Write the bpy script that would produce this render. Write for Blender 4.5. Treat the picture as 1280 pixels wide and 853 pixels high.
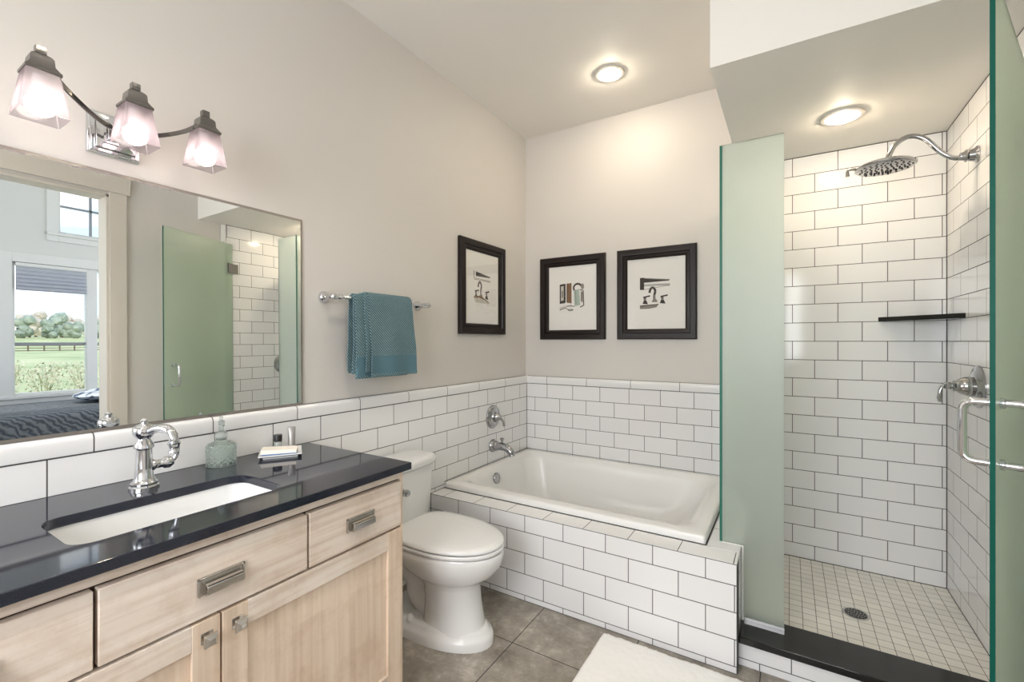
import bpy, bmesh, math, random
from mathutils import Vector, Matrix, noise
random.seed(7)
S = bpy.context.scene
for o in list(bpy.data.objects): bpy.data.objects.remove(o)
col = S.collection
R = math.radians
PI = math.pi

# ------------------------------------------------------------------ camera, world, sun, exposure
cam_d = bpy.data.cameras.new('camera'); cam = bpy.data.objects.new('camera', cam_d); col.objects.link(cam)
cam.location = (1.7367, -3.0409, 1.2909)
cam.rotation_euler = (R(90), 0, R(31.617))
cam_d.sensor_width = 36; cam_d.lens = 564.6/1280*36; cam_d.clip_start = .02; cam_d.clip_end = 900
S.camera = cam
vs = S.view_settings
vs.view_transform = 'Standard'; vs.look = 'None'; vs.gamma = 1; vs.use_curve_mapping = False
vs.exposure = 0.88
BULB_FILL = 560.0        # radiance of the bulbs in the added, unseen recessed lights
BULB_VAN = 6.5        # radiance of the vanity bulbs
SKY = 1.0
SUN = 1.6

w = bpy.data.worlds.new('sky'); S.world = w; w.use_nodes = True
nt = w.node_tree; nt.nodes.clear()
def N(nt, t, **k):
    n = nt.nodes.new(t)
    for a, b in k.items(): setattr(n, a, b)
    return n
wo = N(nt, 'ShaderNodeOutputWorld'); bg = N(nt, 'ShaderNodeBackground'); bg.inputs[1].default_value = SKY
tc = N(nt, 'ShaderNodeTexCoord'); sep = N(nt, 'ShaderNodeSeparateXYZ')
grad = N(nt, 'ShaderNodeValToRGB')
grad.color_ramp.elements[0].position = 0.0; grad.color_ramp.elements[0].color = (.72, .86, .95, 1)
grad.color_ramp.elements[1].position = .5; grad.color_ramp.elements[1].color = (.22, .45, .95, 1)
mp = N(nt, 'ShaderNodeMapping'); mp.inputs['Scale'].default_value = (3, 3, 9)
nz = N(nt, 'ShaderNodeTexNoise'); nz.inputs['Scale'].default_value = 1.6; nz.inputs['Detail'].default_value = 6
cl = N(nt, 'ShaderNodeValToRGB'); cl.color_ramp.elements[0].position = .42; cl.color_ramp.elements[1].position = .62
mx = N(nt, 'ShaderNodeMixRGB'); mx.inputs[2].default_value = (1.15, 1.17, 1.2, 1)
L = nt.links.new
L(tc.outputs['Generated'], sep.inputs[0]); L(sep.outputs['Z'], grad.inputs[0])
L(tc.outputs['Generated'], mp.inputs[0]); L(mp.outputs[0], nz.inputs['Vector']); L(nz.outputs['Fac'], cl.inputs[0])
L(cl.outputs[0], mx.inputs[0]); L(grad.outputs[0], mx.inputs[1]); L(mx.outputs[0], bg.inputs[0]); L(bg.outputs[0], wo.inputs[0])
sl = bpy.data.lights.new('sun', 'SUN'); so = bpy.data.objects.new('sun', sl); col.objects.link(so)
sl.energy = SUN; sl.angle = R(2); sl.color = (1, .95, .86); so.rotation_euler = (R(48), 0, R(-70)); so.location = (20, 0, 30)
# added daylight fill behind the camera; the unseen window below is added for it
DAY_FILL = 30.0
dl = bpy.data.lights.new('added_daylight_fill', 'AREA'); do = bpy.data.objects.new('added_daylight_fill', dl); col.objects.link(do)
dl.shape = 'RECTANGLE'; dl.size = 1.5; dl.size_y = 1.25; dl.energy = DAY_FILL; dl.color = (.95, .97, 1.0)
do.location = (1.15, -4.48, 1.62); do.rotation_euler = (R(90), 0, 0)

# ------------------------------------------------------------------ materials
def lin(c): return tuple((x/255/12.92 if x/255 <= .04045 else ((x/255+.055)/1.055)**2.4) for x in c)
def mat(name, rgb=None, rough=.5, metal=0., spec=None, coat=0., col_lin=None, ior=None):
    m = bpy.data.materials.new(name); m.use_nodes = True
    b = m.node_tree.nodes['Principled BSDF']
    c = col_lin or lin(rgb)
    b.inputs['Base Color'].default_value = (*c, 1); b.inputs['Roughness'].default_value = rough
    b.inputs['Metallic'].default_value = metal
    if spec is not None: b.inputs['Specular IOR Level'].default_value = spec
    if coat: b.inputs['Coat Weight'].default_value = coat; b.inputs['Coat Roughness'].default_value = .03
    if ior: b.inputs['IOR'].default_value = ior
    return m
def P(m): return m.node_tree.nodes['Principled BSDF']
def bump(m, height_socket, strength=.3, dist=.002):
    t = m.node_tree; b = N(t, 'ShaderNodeBump'); b.inputs['Strength'].default_value = strength; b.inputs['Distance'].default_value = dist
    t.links.new(height_socket, b.inputs['Height']); t.links.new(b.outputs[0], P(m).inputs['Normal']); return b
def pos_map(t, scale=(1, 1, 1)):
    g = N(t, 'ShaderNodeNewGeometry'); mp = N(t, 'ShaderNodeMapping'); mp.inputs['Scale'].default_value = scale
    t.links.new(g.outputs['Position'], mp.inputs[0]); return mp.outputs[0]
def noise_tex(t, vec, scale, detail=4, rough=.5):
    n = N(t, 'ShaderNodeTexNoise'); n.inputs['Scale'].default_value = scale; n.inputs['Detail'].default_value = detail; n.inputs['Roughness'].default_value = rough
    if vec is not None: t.links.new(vec, n.inputs['Vector'])
    return n.outputs['Fac']
def ramp(t, fac, stops):
    r = N(t, 'ShaderNodeValToRGB'); e = r.color_ramp.elements
    while len(e) < len(stops): e.new(.5)
    for k, (p, c) in enumerate(stops): e[k].position = p; e[k].color = (*c, 1)
    t.links.new(fac, r.inputs[0]); return r.outputs[0]
def mixc(t, fac, a, b, mode='MIX'):
    m = N(t, 'ShaderNodeMixRGB', blend_type=mode)
    for s, v in ((0, fac), (1, a), (2, b)):
        if isinstance(v, (int, float)): m.inputs[s].default_value = v
        elif isinstance(v, tuple): m.inputs[s].default_value = (*v, 1)
        else: t.links.new(v, m.inputs[s])
    return m.outputs[0]

TILE_W = (.82, .815, .81)
GROUT = (.07, .068, .066)
def tile_mat(name, au, av, u0, bw, v0, rh, mortar=.0018, tile=TILE_W, grout=GROUT, offset=.5, rough=.09, vary=.02, wav=.25):
    """running bond; u0 is a joint of the odd rows (row 1 starts at v0+rh)"""
    m = mat(name, col_lin=tile, rough=rough); t = m.node_tree; l = t.links.new
    g = N(t, 'ShaderNodeNewGeometry'); s = N(t, 'ShaderNodeSeparateXYZ'); l(g.outputs['Position'], s.inputs[0])
    cx = N(t, 'ShaderNodeCombineXYZ')
    for ax, o, k in ((au, u0-200*bw, 0), (av, v0-200*rh, 1)):
        a = N(t, 'ShaderNodeMath', operation='SUBTRACT'); a.inputs[1].default_value = o
        l(s.outputs['XYZ'.index(ax)], a.inputs[0]); l(a.outputs[0], cx.inputs[k])
    b = N(t, 'ShaderNodeTexBrick'); b.offset = offset; b.offset_frequency = 2; b.squash = 1
    b.inputs['Scale'].default_value = 1; b.inputs['Mortar Size'].default_value = mortar; b.inputs['Mortar Smooth'].default_value = .15
    b.inputs['Brick Width'].default_value = bw; b.inputs['Row Height'].default_value = rh; b.inputs['Bias'].default_value = 0
    b.inputs['Color1'].default_value = (*[c*(1-vary) for c in tile], 1); b.inputs['Color2'].default_value = (*[min(1, c*(1+vary)) for c in tile], 1)
    b.inputs['Mortar'].default_value = (*grout, 1)
    l(cx.outputs[0], b.inputs['Vector']); l(b.outputs['Color'], P(m).inputs['Base Color'])
    r = N(t, 'ShaderNodeMapRange'); r.inputs[3].default_value = rough; r.inputs[4].default_value = .8
    l(b.outputs['Fac'], r.inputs[0]); l(r.outputs[0], P(m).inputs['Roughness'])
    inv = N(t, 'ShaderNodeMath', operation='SUBTRACT'); inv.inputs[0].default_value = 1; l(b.outputs['Fac'], inv.inputs[1])
    nz = noise_tex(t, pos_map(t), 14, 1)
    ad = N(t, 'ShaderNodeMath', operation='MULTIPLY_ADD'); l(nz, ad.inputs[0]); ad.inputs[1].default_value = wav; l(inv.outputs[0], ad.inputs[2])
    bump(m, ad.outputs[0], .5, .0015)
    return m

WALL_RGB = (212, 207, 201)
m_wall = mat('wall_paint', WALL_RGB, .55)
bump(m_wall, noise_tex(m_wall.node_tree, pos_map(m_wall.node_tree), 220, 2), .08, .001)
m_ceil = mat('ceiling_paint', (237, 233, 226), .6)
m_casing = mat('casing_paint', (216, 208, 197), .35)
m_white = mat('white_trim_paint', (232, 230, 224), .3)
m_bedwall = mat('bedroom_paint', (226, 224, 218), .6)
LW = .2122
t_left = tile_mat('tile_left_wall', 'Y', 'Z', -.320, LW, .861-9*.10355, .10355)
t_back = tile_mat('tile_back_wall', 'X', 'Z', .176, .2085, .861-9*.10355, .10355)
t_apron = tile_mat('tile_bath_apron', 'X', 'Z', .198, .2085, .028-2*.1047, .1047)
t_apron_side = tile_mat('tile_bath_side', 'Y', 'Z', -.1, .2085, .028-2*.1047, .1047)
t_deck = tile_mat('tile_bath_deck', 'X', 'Y', .09, .2085, -2.18, 1.08, offset=0)
t_deck_r = tile_mat('tile_bath_deck_end', 'Y', 'X', -.985, .2085, 1.435-.13, .13)
t_shw = tile_mat('tile_shower_back', 'X', 'Z', 1.854, .2115, .141-.1044*6, .1044)
t_shr = tile_mat('tile_shower_side', 'Y', 'Z', -.105, .2115, .141-.1044*5, .1044)
t_cap_l = tile_mat('tile_cap_left', 'Y', 'Z', -.313, .3205, .9655, .2, offset=0, wav=.1)
t_cap_b = tile_mat('tile_cap_back', 'X', 'Z', .173, .3195, .9655, .2, offset=0, wav=.1)
t_curb = tile_mat('tile_curb', 'X', 'Z', 1.741, .2115, .028-.1047, .1047)
t_mosaic = tile_mat('tile_shower_mosaic', 'X', 'Y', 1.733, .0515, -2.0, .0515, mortar=.0013, offset=0, tile=(.80, .77, .71), grout=(.13, .11, .09), rough=.25, vary=.05)
m_tileplain = mat('glazed_tile', col_lin=TILE_W, rough=.1)

# slate floor tile
m_floor = tile_mat('slate_floor', 'X', 'Y', .725, .457, -1.395-.457*9, .457, mortar=.002, offset=0, tile=(.2, .18, .15), grout=(.035, .032, .03), rough=.45, vary=.12, wav=1.2)
t = m_floor.node_tree
brick = [n for n in t.nodes if n.type == 'TEX_BRICK'][0]
big = ramp(t, noise_tex(t, pos_map(t), 6.5, 12, .74), [(.30, (.12, .103, .085)), (.45, (.25, .222, .186)), (.55, (.33, .295, .25)), (.68, (.55, .50, .44))])
spk = ramp(t, noise_tex(t, pos_map(t), 26, 6, .75), [(.60, (0, 0, 0)), (.68, (.8, .8, .8))])
stone = mixc(t, spk, big, (.52, .49, .45))
t.links.new(mixc(t, brick.outputs['Fac'], stone, (.03, .028, .026)), P(m_floor).inputs['Base Color'])

m_cer = mat('white_ceramic', col_lin=(.80, .80, .79), rough=.07, coat=.4)
m_acr = mat('white_tub_enamel', col_lin=(.82, .81, .79), rough=.22)
m_chrome = mat('chrome', col_lin=(.66, .67, .69), rough=.07, metal=1)
m_nickel = mat('polished_nickel', col_lin=(.62, .60, .57), rough=.16, metal=1)
m_cap = mat('dark_reflection_nickel', col_lin=(.21, .20, .19), rough=.22, metal=1)  # nickel darkened in its colour to stand for a dark room's reflection
m_fit = mat('tap_chrome', col_lin=(.45, .45, .46), rough=.09, metal=1)
m_darkmetal = mat('dark_metal', col_lin=(.045, .042, .04), rough=.35, metal=.6)
m_counter = mat('black_quartz', col_lin=(.010, .012, .018), rough=.06, spec=.62)
t = m_counter.node_tree
t.links.new(ramp(t, noise_tex(t, pos_map(t), 900, 2), [(.55, (.012, .015, .027)), (.75, (.036, .040, .056))]), P(m_counter).inputs['Base Color'])
m_granite = mat('black_granite', col_lin=(.012, .011, .010), rough=.12)
m_gapdark = mat('cabinet_inside', (70, 50, 38), .8)
m_frame = mat('dark_wood_frame', (30, 21, 18), .4, spec=.3)
m_matboard = mat('mat_board', (232, 229, 224), .85)
m_ink = mat('print_ink', (66, 60, 56), .8); m_ink2 = mat('print_grey', (140, 134, 126), .8); m_ink3 = mat('print_brown', (128, 98, 72), .8); m_ink4 = mat('print_pale', (196, 190, 180), .8); m_ink5 = mat('print_sage', (170, 184, 172), .8)
m_mirror = mat('mirror_silver', col_lin=(.90, .915, .905), rough=0, metal=1)
m_mirror_edge = mat('mirror_edge', col_lin=(.35, .40, .38), rough=.2, metal=.8)
m_bevel = mat('painted_reflection_bevel', col_lin=(.30, .27, .24), rough=.45, metal=.5)  # matte brown-grey painted in place of the bevel's dark reflection
m_black = mat('black_plastic', (22, 22, 22), .35)
m_paper = mat('cream_card', (238, 230, 218), .6)
m_blueband = mat('blue_band', (96, 128, 176), .5)
m_silver = mat('silver_tube', col_lin=(.40, .38, .36), rough=.35, metal=.6)
m_gapshade = mat('gap_shade_dark', (24, 24, 24), .8)  # shade colour for the gap fill under the toilet lid

def wood(name, along, base, dark, light):
    m = mat(name, rough=.38, col_lin=base); t = m.node_tree
    sc = {'Y': (40, 2.2, 60), 'Z': (60, 60, 2.0)}[along]
    g = noise_tex(t, pos_map(t, sc), 1.0, 5, .6)
    c = ramp(t, g, [(.3, dark), (.52, base), (.75, light)])
    # glued-up staves of slightly different tone
    ge = N(t, 'ShaderNodeNewGeometry'); s = N(t, 'ShaderNodeSeparateXYZ'); t.links.new(ge.outputs['Position'], s.inputs[0])
    cx = N(t, 'ShaderNodeCombineXYZ')
    t.links.new(s.outputs['Y' if along == 'Y' else 'Z'], cx.inputs[0]); t.links.new(s.outputs['Z' if along == 'Y' else 'Y'], cx.inputs[1])
    av = N(t, 'ShaderNodeVectorMath', operation='ADD'); av.inputs[1].default_value = (10, 10.013, 0); t.links.new(cx.outputs[0], av.inputs[0])
    b = N(t, 'ShaderNodeTexBrick'); b.offset = .37; b.inputs['Scale'].default_value = 1; b.inputs['Mortar Size'].default_value = 0
    b.inputs['Brick Width'].default_value = .33 if along == 'Y' else 1.5; b.inputs['Row Height'].default_value = .066 if along == 'Y' else .085
    b.inputs['Color1'].default_value = (.91, .885, .86, 1); b.inputs['Color2'].default_value = (1.0, 1.0, 1.0, 1); b.inputs['Mortar'].default_value = (1, 1, 1, 1)
    t.links.new(av.outputs[0], b.inputs['Vector'])
    c2 = mixc(t, 1.0, c, b.outputs['Color'], 'MULTIPLY')
    fl = ramp(t, noise_tex(t, pos_map(t, (9, 9, 9)), 1.0, 6, .7), [(.36, (.88, .84, .80)), (.52, (1, 1, 1))])
    t.links.new(mixc(t, .8, c2, fl, 'MULTIPLY'), P(m).inputs['Base Color'])
    return m
m_woodh = wood('maple_cross_grain', 'Y', (.88, .775, .68), (.72, .59, .49), (.92, .85, .78))
m_woodv = wood('maple_upright_grain', 'Z', (.86, .70, .555), (.76, .60, .46), (.90, .77, .64))

def frosted(name, colr, rough=.38):
    m = mat(name, col_lin=colr, rough=rough); b = P(m)
    b.inputs['Transmission Weight'].default_value = 1; b.inputs['IOR'].default_value = 1.45
    t = m.node_tree; out = t.nodes['Material Output']
    tr = N(t, 'ShaderNodeBsdfTranslucent'); tr.inputs[0].default_value = (*colr, 1)
    df = N(t, 'ShaderNodeBsdfDiffuse'); df.inputs[0].default_value = (*colr, 1)
    a = N(t, 'ShaderNodeMixShader'); a.inputs[0].default_value = .5
    t.links.new(tr.outputs[0], a.inputs[1]); t.links.new(df.outputs[0], a.inputs[2])
    b2 = N(t, 'ShaderNodeMixShader'); b2.inputs[0].default_value = .22
    t.links.new(b.outputs[0], b2.inputs[1]); t.links.new(a.outputs[0], b2.inputs[2]); t.links.new(b2.outputs[0], out.inputs[0])
    return m
m_frost = frosted('frosted_glass', (.86, .935, .885))
m_frost_door = frosted('frosted_door_glass', (.78, .895, .76))
m_glassedge = mat('green_glass_edge', col_lin=(.004, .085, .060), rough=.45, spec=.15)
m_glassedge2 = mat('pale_green_glass_edge', col_lin=(.03, .16, .115), rough=.4, spec=.2)

def pane_mat(name, tint=(.97, .99, .98), refl=1.0):
    m = bpy.data.materials.new(name); m.use_nodes = True; t = m.node_tree; t.nodes.clear()
    o = N(t, 'ShaderNodeOutputMaterial'); tr = N(t, 'ShaderNodeBsdfTransparent'); tr.inputs[0].default_value = (*tint, 1)
    gl = N(t, 'ShaderNodeBsdfGlossy'); gl.inputs['Roughness'].default_value = 0.01
    fr = N(t, 'ShaderNodeFresnel'); fr.inputs[0].default_value = 1.45
    mm = N(t, 'ShaderNodeMath', operation='MULTIPLY'); mm.inputs[1].default_value = refl; t.links.new(fr.outputs[0], mm.inputs[0])
    mi = N(t, 'ShaderNodeMixShader'); t.links.new(mm.outputs[0], mi.inputs[0]); t.links.new(tr.outputs[0], mi.inputs[1]); t.links.new(gl.outputs[0], mi.inputs[2]); t.links.new(mi.outputs[0], o.inputs[0])
    return m
m_pane = pane_mat('clear_glass_pane')
m_artglass = pane_mat('low_glare_picture_glass', (.985, .985, .985), .12)
def emit(name, c, s):
    m = bpy.data.materials.new(name); m.use_nodes = True; t = m.node_tree; t.nodes.clear()
    o = N(t, 'ShaderNodeOutputMaterial'); e = N(t, 'ShaderNodeEmission'); e.inputs[0].default_value = (*c, 1); e.inputs[1].default_value = s
    t.links.new(e.outputs[0], o.inputs[0]); return m
m_bulb_shower = emit('lit_shower_bulb', (1, .84, .62), 120.0)
m_bulb_tub = emit('lit_tub_bulb', (1, .87, .68), 150.0)
m_bulb_fill = emit('added_recessed_bulb', (1, .93, .83), BULB_FILL)
m_bulb_van = emit('lit_vanity_bulb', (1, .85, .80), BULB_VAN)
# lamp shade of frosted glass
m_shade = bpy.data.materials.new('frosted_shade_glass'); m_shade.use_nodes = True; t = m_shade.node_tree; t.nodes.clear()
o_ = N(t, 'ShaderNodeOutputMaterial'); a_ = N(t, 'ShaderNodeBsdfTransparent'); a_.inputs[0].default_value = (.88, .84, .865, 1)
b_ = N(t, 'ShaderNodeBsdfTranslucent'); b_.inputs[0].default_value = (.50, .45, .48, 1)
c_ = N(t, 'ShaderNodeBsdfGlossy'); c_.inputs['Roughness'].default_value = .15
d_ = N(t, 'ShaderNodeMixShader'); d_.inputs[0].default_value = .46; t.links.new(a_.outputs[0], d_.inputs[1]); t.links.new(b_.outputs[0], d_.inputs[2])
e_ = N(t, 'ShaderNodeMixShader'); e_.inputs[0].default_value = .06; t.links.new(d_.outputs[0], e_.inputs[1]); t.links.new(c_.outputs[0], e_.inputs[2]); t.links.new(e_.outputs[0], o_.inputs[0])
m_soapglass = mat('pressed_green_glass', col_lin=(.74, .86, .80), rough=.06)
P(m_soapglass).inputs['Transmission Weight'].default_value = .85
t = m_soapglass.node_tree
vo = N(t, 'ShaderNodeTexVoronoi'); vo.inputs['Scale'].default_value = 130; t.links.new(pos_map(t), vo.inputs['Vector']); bump(m_soapglass, vo.outputs['Distance'], .3, .002)
m_clear = mat('clear_pump_plastic', col_lin=(.80, .86, .84), rough=.08); P(m_clear).inputs['Transmission Weight'].default_value = .8

# terry towel
m_towel = mat('teal_terry', (74, 118, 128), .95); t = m_towel.node_tree
wv = N(t, 'ShaderNodeTexWave', bands_direction='DIAGONAL'); wv.inputs['Scale'].default_value = 46; wv.inputs['Distortion'].default_value = 1.2; wv.inputs['Detail'].default_value = 2; wv.inputs['Detail Scale'].default_value = 4
t.links.new(pos_map(t, (0, 1, 1)), wv.inputs['Vector'])
t.links.new(ramp(t, wv.outputs['Fac'], [(.1, lin((62, 92, 106))), (.9, lin((132, 160, 164)))]), P(m_towel).inputs['Base Color'])
bump(m_towel, wv.outputs['Fac'], .9, .004)
m_towelband = mat('teal_woven_band', (80, 114, 126), .6)
t = m_towelband.node_tree; bump(m_towelband, noise_tex(t, pos_map(t, (300, 300, 30)), 1, 2), .3, .001)
m_mat = mat('white_bath_mat', (246, 244, 240), .95); t = m_mat.node_tree
bump(m_mat, noise_tex(t, pos_map(t), 160, 4, .7), .6, .004)
m_navy = mat('navy_quilt', (60, 70, 84), .9); t = m_navy.node_tree
wq = N(t, 'ShaderNodeTexWave', bands_direction='DIAGONAL'); wq.inputs['Scale'].default_value = 9; wq.inputs['Distortion'].default_value = 9; wq.inputs['Detail'].default_value = 2
t.links.new(pos_map(t), wq.inputs['Vector']); bump(m_navy, wq.outputs['Fac'], .5, .006)
t.links.new(ramp(t, wq.outputs['Fac'], [(.0, lin((68, 76, 84))), (1, lin((124, 128, 132)))]), P(m_navy).inputs['Base Color'])
m_pillow = mat('patterned_cotton', (190, 200, 214), .9); t = m_pillow.node_tree
t.links.new(ramp(t, noise_tex(t, pos_map(t), 16, 2, .5), [(.40, lin((70, 84, 110))), (.55, lin((205, 212, 222)))]), P(m_pillow).inputs['Base Color'])
m_blind = mat('grey_blind_fabric', (236, 236, 240), .9); t = m_blind.node_tree
tr_ = N(t, 'ShaderNodeBsdfTranslucent'); tr_.inputs[0].default_value = (.75, .75, .80, 1); ms_ = N(t, 'ShaderNodeMixShader'); ms_.inputs[0].default_value = .7
t.links.new(P(m_blind).outputs[0], ms_.inputs[1]); t.links.new(tr_.outputs[0], ms_.inputs[2]); t.links.new(ms_.outputs[0], t.nodes['Material Output'].inputs[0])
m_carpet = mat('bedroom_carpet', (180, 172, 160), .95)
m_grass = mat('dry_grass', (170, 176, 128), .95); t = m_grass.node_tree
t.links.new(ramp(t, noise_tex(t, pos_map(t), .25, 6, .6), [(.3, lin((146, 160, 108))), (.7, lin((198, 196, 150)))]), P(m_grass).inputs['Base Color'])
def leafmat(n, a, b, sc=3):
    m = mat(n, a, .8); t = m.node_tree
    t.links.new(ramp(t, noise_tex(t, pos_map(t), sc, 3, .6), [(.35, lin(a)), (.65, lin(b))]), P(m).inputs['Base Color']); return m
m_tree = leafmat('hazy_tree_leaves', (122, 134, 120), (164, 172, 154), .8); m_tree2 = leafmat('hazy_autumn_leaves', (176, 164, 148), (204, 194, 178), .8)  # distance haze put into both leaf colours
m_bark = mat('bark', (92, 76, 62), .9); m_fence = mat('fence_wood', (104, 90, 76), .9)
m_shrub = leafmat('pale_shrub_leaves', (150, 150, 112), (214, 206, 178), 5)
m_house = mat('white_siding', (232, 228, 220), .8); m_roof = mat('grey_shingle', (120, 112, 108), .9); m_win = mat('dark_window', (60, 66, 74), .2)

# ------------------------------------------------------------------ mesh builder
class MB:
    def __init__(s): s.bm = bmesh.new(); s.M = Matrix.Identity(4); s.mi = 0
    def v(s, p): return s.bm.verts.new(s.M @ Vector(p))
    def f(s, vs):
        try: fa = s.bm.faces.new(vs)
        except ValueError: return None
        fa.material_index = s.mi; return fa
    def box(s, a, b, mi=None):
        x0, y0, z0 = a; x1, y1, z1 = b
        V = [s.v(p) for p in ((x0,y0,z0),(x1,y0,z0),(x1,y1,z0),(x0,y1,z0),(x0,y0,z1),(x1,y0,z1),(x1,y1,z1),(x0,y1,z1))]
        F = [s.f([V[i] for i in q]) for q in ((0,3,2,1),(4,5,6,7),(0,1,5,4),(2,3,7,6),(1,2,6,5),(3,0,4,7))]
        if mi is not None:
            for x in F: x.material_index = mi
        return F                      # order: bottom, top, -y, +y, +x, -x
    def loft(s, rings, caps=True, close=True):
        Vs = [[s.v(p) for p in r] for r in rings]; n = len(Vs[0])
        for a, b in zip(Vs, Vs[1:]):
            for i in range(n if close else n-1): s.f([a[i], a[(i+1) % n], b[(i+1) % n], b[i]])
        if caps: s.f(Vs[0][::-1]); s.f(Vs[-1])
        return Vs
    def lathe(s, prof, c=(0,0,0), ax=(0,0,1), n=24, caps=True):
        """prof: (radius, distance along axis)"""
        a = Vector(ax).normalized(); u = a.orthogonal().normalized(); w_ = a.cross(u); c = Vector(c)
        s.loft([[c + a*h + (u*math.cos(2*PI*i/n)+w_*math.sin(2*PI*i/n))*max(r, 1e-4) for i in range(n)] for r, h in prof], caps)
    def tube(s, pts, r, n=12, caps=True):
        pts = [Vector(p) for p in pts]; rad = r if isinstance(r, (list, tuple)) else [r]*len(pts)
        rings = []; u = None
        for i, p in enumerate(pts):
            d = (pts[min(i+1, len(pts)-1)]-pts[max(i-1, 0)]).normalized()
            u = d.orthogonal().normalized() if u is None else (u - d*u.dot(d)).normalized()
            w_ = d.cross(u)
            rings.append([p + (u*math.cos(2*PI*k/n)+w_*math.sin(2*PI*k/n))*rad[i] for k in range(n)])
        s.loft(rings, caps)
    def plate(s, outer, holes, z0, z1):
        """flat plate between z0 and z1 with holes (lists of (x,y))"""
        bm = s.bm; edges = []; loops = []
        for lp in [outer]+holes:
            V = [s.v((x, y, z1)) for x, y in lp]; loops.append(V)
            edges += [bm.edges.new((V[i], V[(i+1) % len(V)])) for i in range(len(V))]
        g = bmesh.ops.triangle_fill(bm, use_beauty=True, use_dissolve=False, edges=edges)
        top = [e for e in g['geom'] if isinstance(e, bmesh.types.BMFace)]
        d = s.M.to_3x3() @ Vector((0, 0, z0-z1))
        r = bmesh.ops.extrude_face_region(bm, geom=top)
        bmesh.ops.translate(bm, vec=d, verts=[e for e in r['geom'] if isinstance(e, bmesh.types.BMVert)])
        for fa in bm.faces:
            if fa.material_index == 0 and s.mi and (fa in top): fa.material_index = s.mi
    def build(s, name, mats, parent=None, origin=None, bevel=0, seg=2, smooth=40, sub=0, recalc=True):
        bm = s.bm
        if recalc: bmesh.ops.recalc_face_normals(bm, faces=bm.faces)
        if origin is None and parent is not None: origin = parent.get('_o', (0, 0, 0))
        og = Vector(origin or (0, 0, 0))
        bmesh.ops.translate(bm, vec=-og, verts=bm.verts)
        me = bpy.data.meshes.new(name); bm.to_mesh(me); bm.free()
        for m in (mats if isinstance(mats, (list, tuple)) else [mats]): me.materials.append(m)
        if smooth:
            me.shade_smooth(); me.set_sharp_from_angle(angle=R(smooth))
        o = bpy.data.objects.new(name, me); col.objects.link(o)
        if parent is not None: o.parent = parent
        else: o.location = og
        ORG[o] = tuple(og)
        if bevel:
            b = o.modifiers.new('bevel', 'BEVEL'); b.width = bevel; b.segments = seg; b.limit_method = 'ANGLE'; b.angle_limit = R(35); b.harden_normals = False
        if sub:
            d = o.modifiers.new('sub', 'SUBSURF'); d.levels = sub; d.render_levels = sub
        return o
ORG = {}
_b = MB.build
def build(s, name, mats, parent=None, origin=None, **k):
    if origin is None and parent is not None: origin = ORG[parent]
    return _b(s, name, mats, parent, origin, **k)
MB.build = build
def thing(name, label, cat, loc=(0, 0, 0), group=None):
    o = bpy.data.objects.new(name, None); col.objects.link(o); o.location = loc; o.empty_display_size = .05
    o['label'] = label; o['category'] = cat; ORG[o] = tuple(loc)
    if group: o['group'] = group
    return o
def tag(o, label, cat, group=None, kind=None):
    o['label'] = label; o['category'] = cat
    if group: o['group'] = group
    if kind: o['kind'] = kind
    return o
def struct(o): o['kind'] = 'structure'; return o
def rrect(x0, y0, x1, y1, r, n=6):
    out = []
    for cx, cy, a in ((x1-r, y1-r, 0), (x0+r, y1-r, 90), (x0+r, y0+r, 180), (x1-r, y0+r, 270)):
        for k in range(n+1):
            t_ = R(a+90*k/n); out.append((cx+r*math.cos(t_), cy+r*math.sin(t_)))
    return out
def circ(x, y, r, n=32): return [(x+r*math.cos(2*PI*i/n), y+r*math.sin(2*PI*i/n)) for i in range(n)]
def bez(pts, n=8):
    """Catmull-Rom through the points"""
    P_ = [Vector(p) for p in pts]; out = []
    for i in range(len(P_)-1):
        p0 = P_[max(i-1, 0)]; p1 = P_[i]; p2 = P_[i+1]; p3 = P_[min(i+2, len(P_)-1)]
        for k in range(n):
            t_ = k/n
            out.append(.5*((2*p1)+(p2-p0)*t_+(2*p0-5*p1+4*p2-p3)*t_*t_+(3*p1-p0-3*p2+p3)*t_**3))
    out.append(P_[-1]); return out

# ------------------------------------------------------------------ room shell
XR = 2.412; YB = -4.3; ZC = 2.868
WB = .024             # paint lies this far behind the tile face
b = MB(); b.box((-.25, YB-.2, -.12), (XR+.12, .2, 0)); struct(b.build('floor', m_floor, smooth=0))
b = MB(); b.box((-.25, YB-.2, 0), (-WB, .2, ZC)); struct(b.build('wall_left', m_wall, smooth=0))
b = MB(); b.box((-WB, WB, 0), (XR+.12, .2, ZC)); struct(b.build('wall_back', m_wall, smooth=0))
b = MB()
FW = (.4, 1.9, 1.0, 2.25)                # added window opening in the unseen wall behind the camera, for fill
b.box((-.25, YB-.2, 0), (FW[0], YB, ZC)); b.box((FW[1], YB-.2, 0), (XR+.12, YB, ZC)); b.box((FW[0], YB-.2, 0), (FW[1], YB, FW[2])); b.box((FW[0], YB-.2, FW[3]), (FW[1], YB, ZC))
struct(b.build('wall_front', m_wall, smooth=0))
b = MB()
for x0, x1, z0, z1 in ((FW[0], FW[0]+.04, FW[2], FW[3]), (FW[1]-.04, FW[1], FW[2], FW[3]), (FW[0]+.04, FW[1]-.04, FW[2], FW[2]+.04), (FW[0]+.04, FW[1]-.04, FW[3]-.04, FW[3])): b.box((x0, YB-.12, z0), (x1, YB-.06, z1))
for x0, x1, z0, z1 in ((FW[0]-.09, FW[0], FW[2]-.09, FW[3]+.09), (FW[1], FW[1]+.09, FW[2]-.09, FW[3]+.09), (FW[0], FW[1], FW[2]-.09, FW[2]), (FW[0], FW[1], FW[3], FW[3]+.09)): b.box((x0, YB, z0), (x1, YB+.02, z1))
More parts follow.
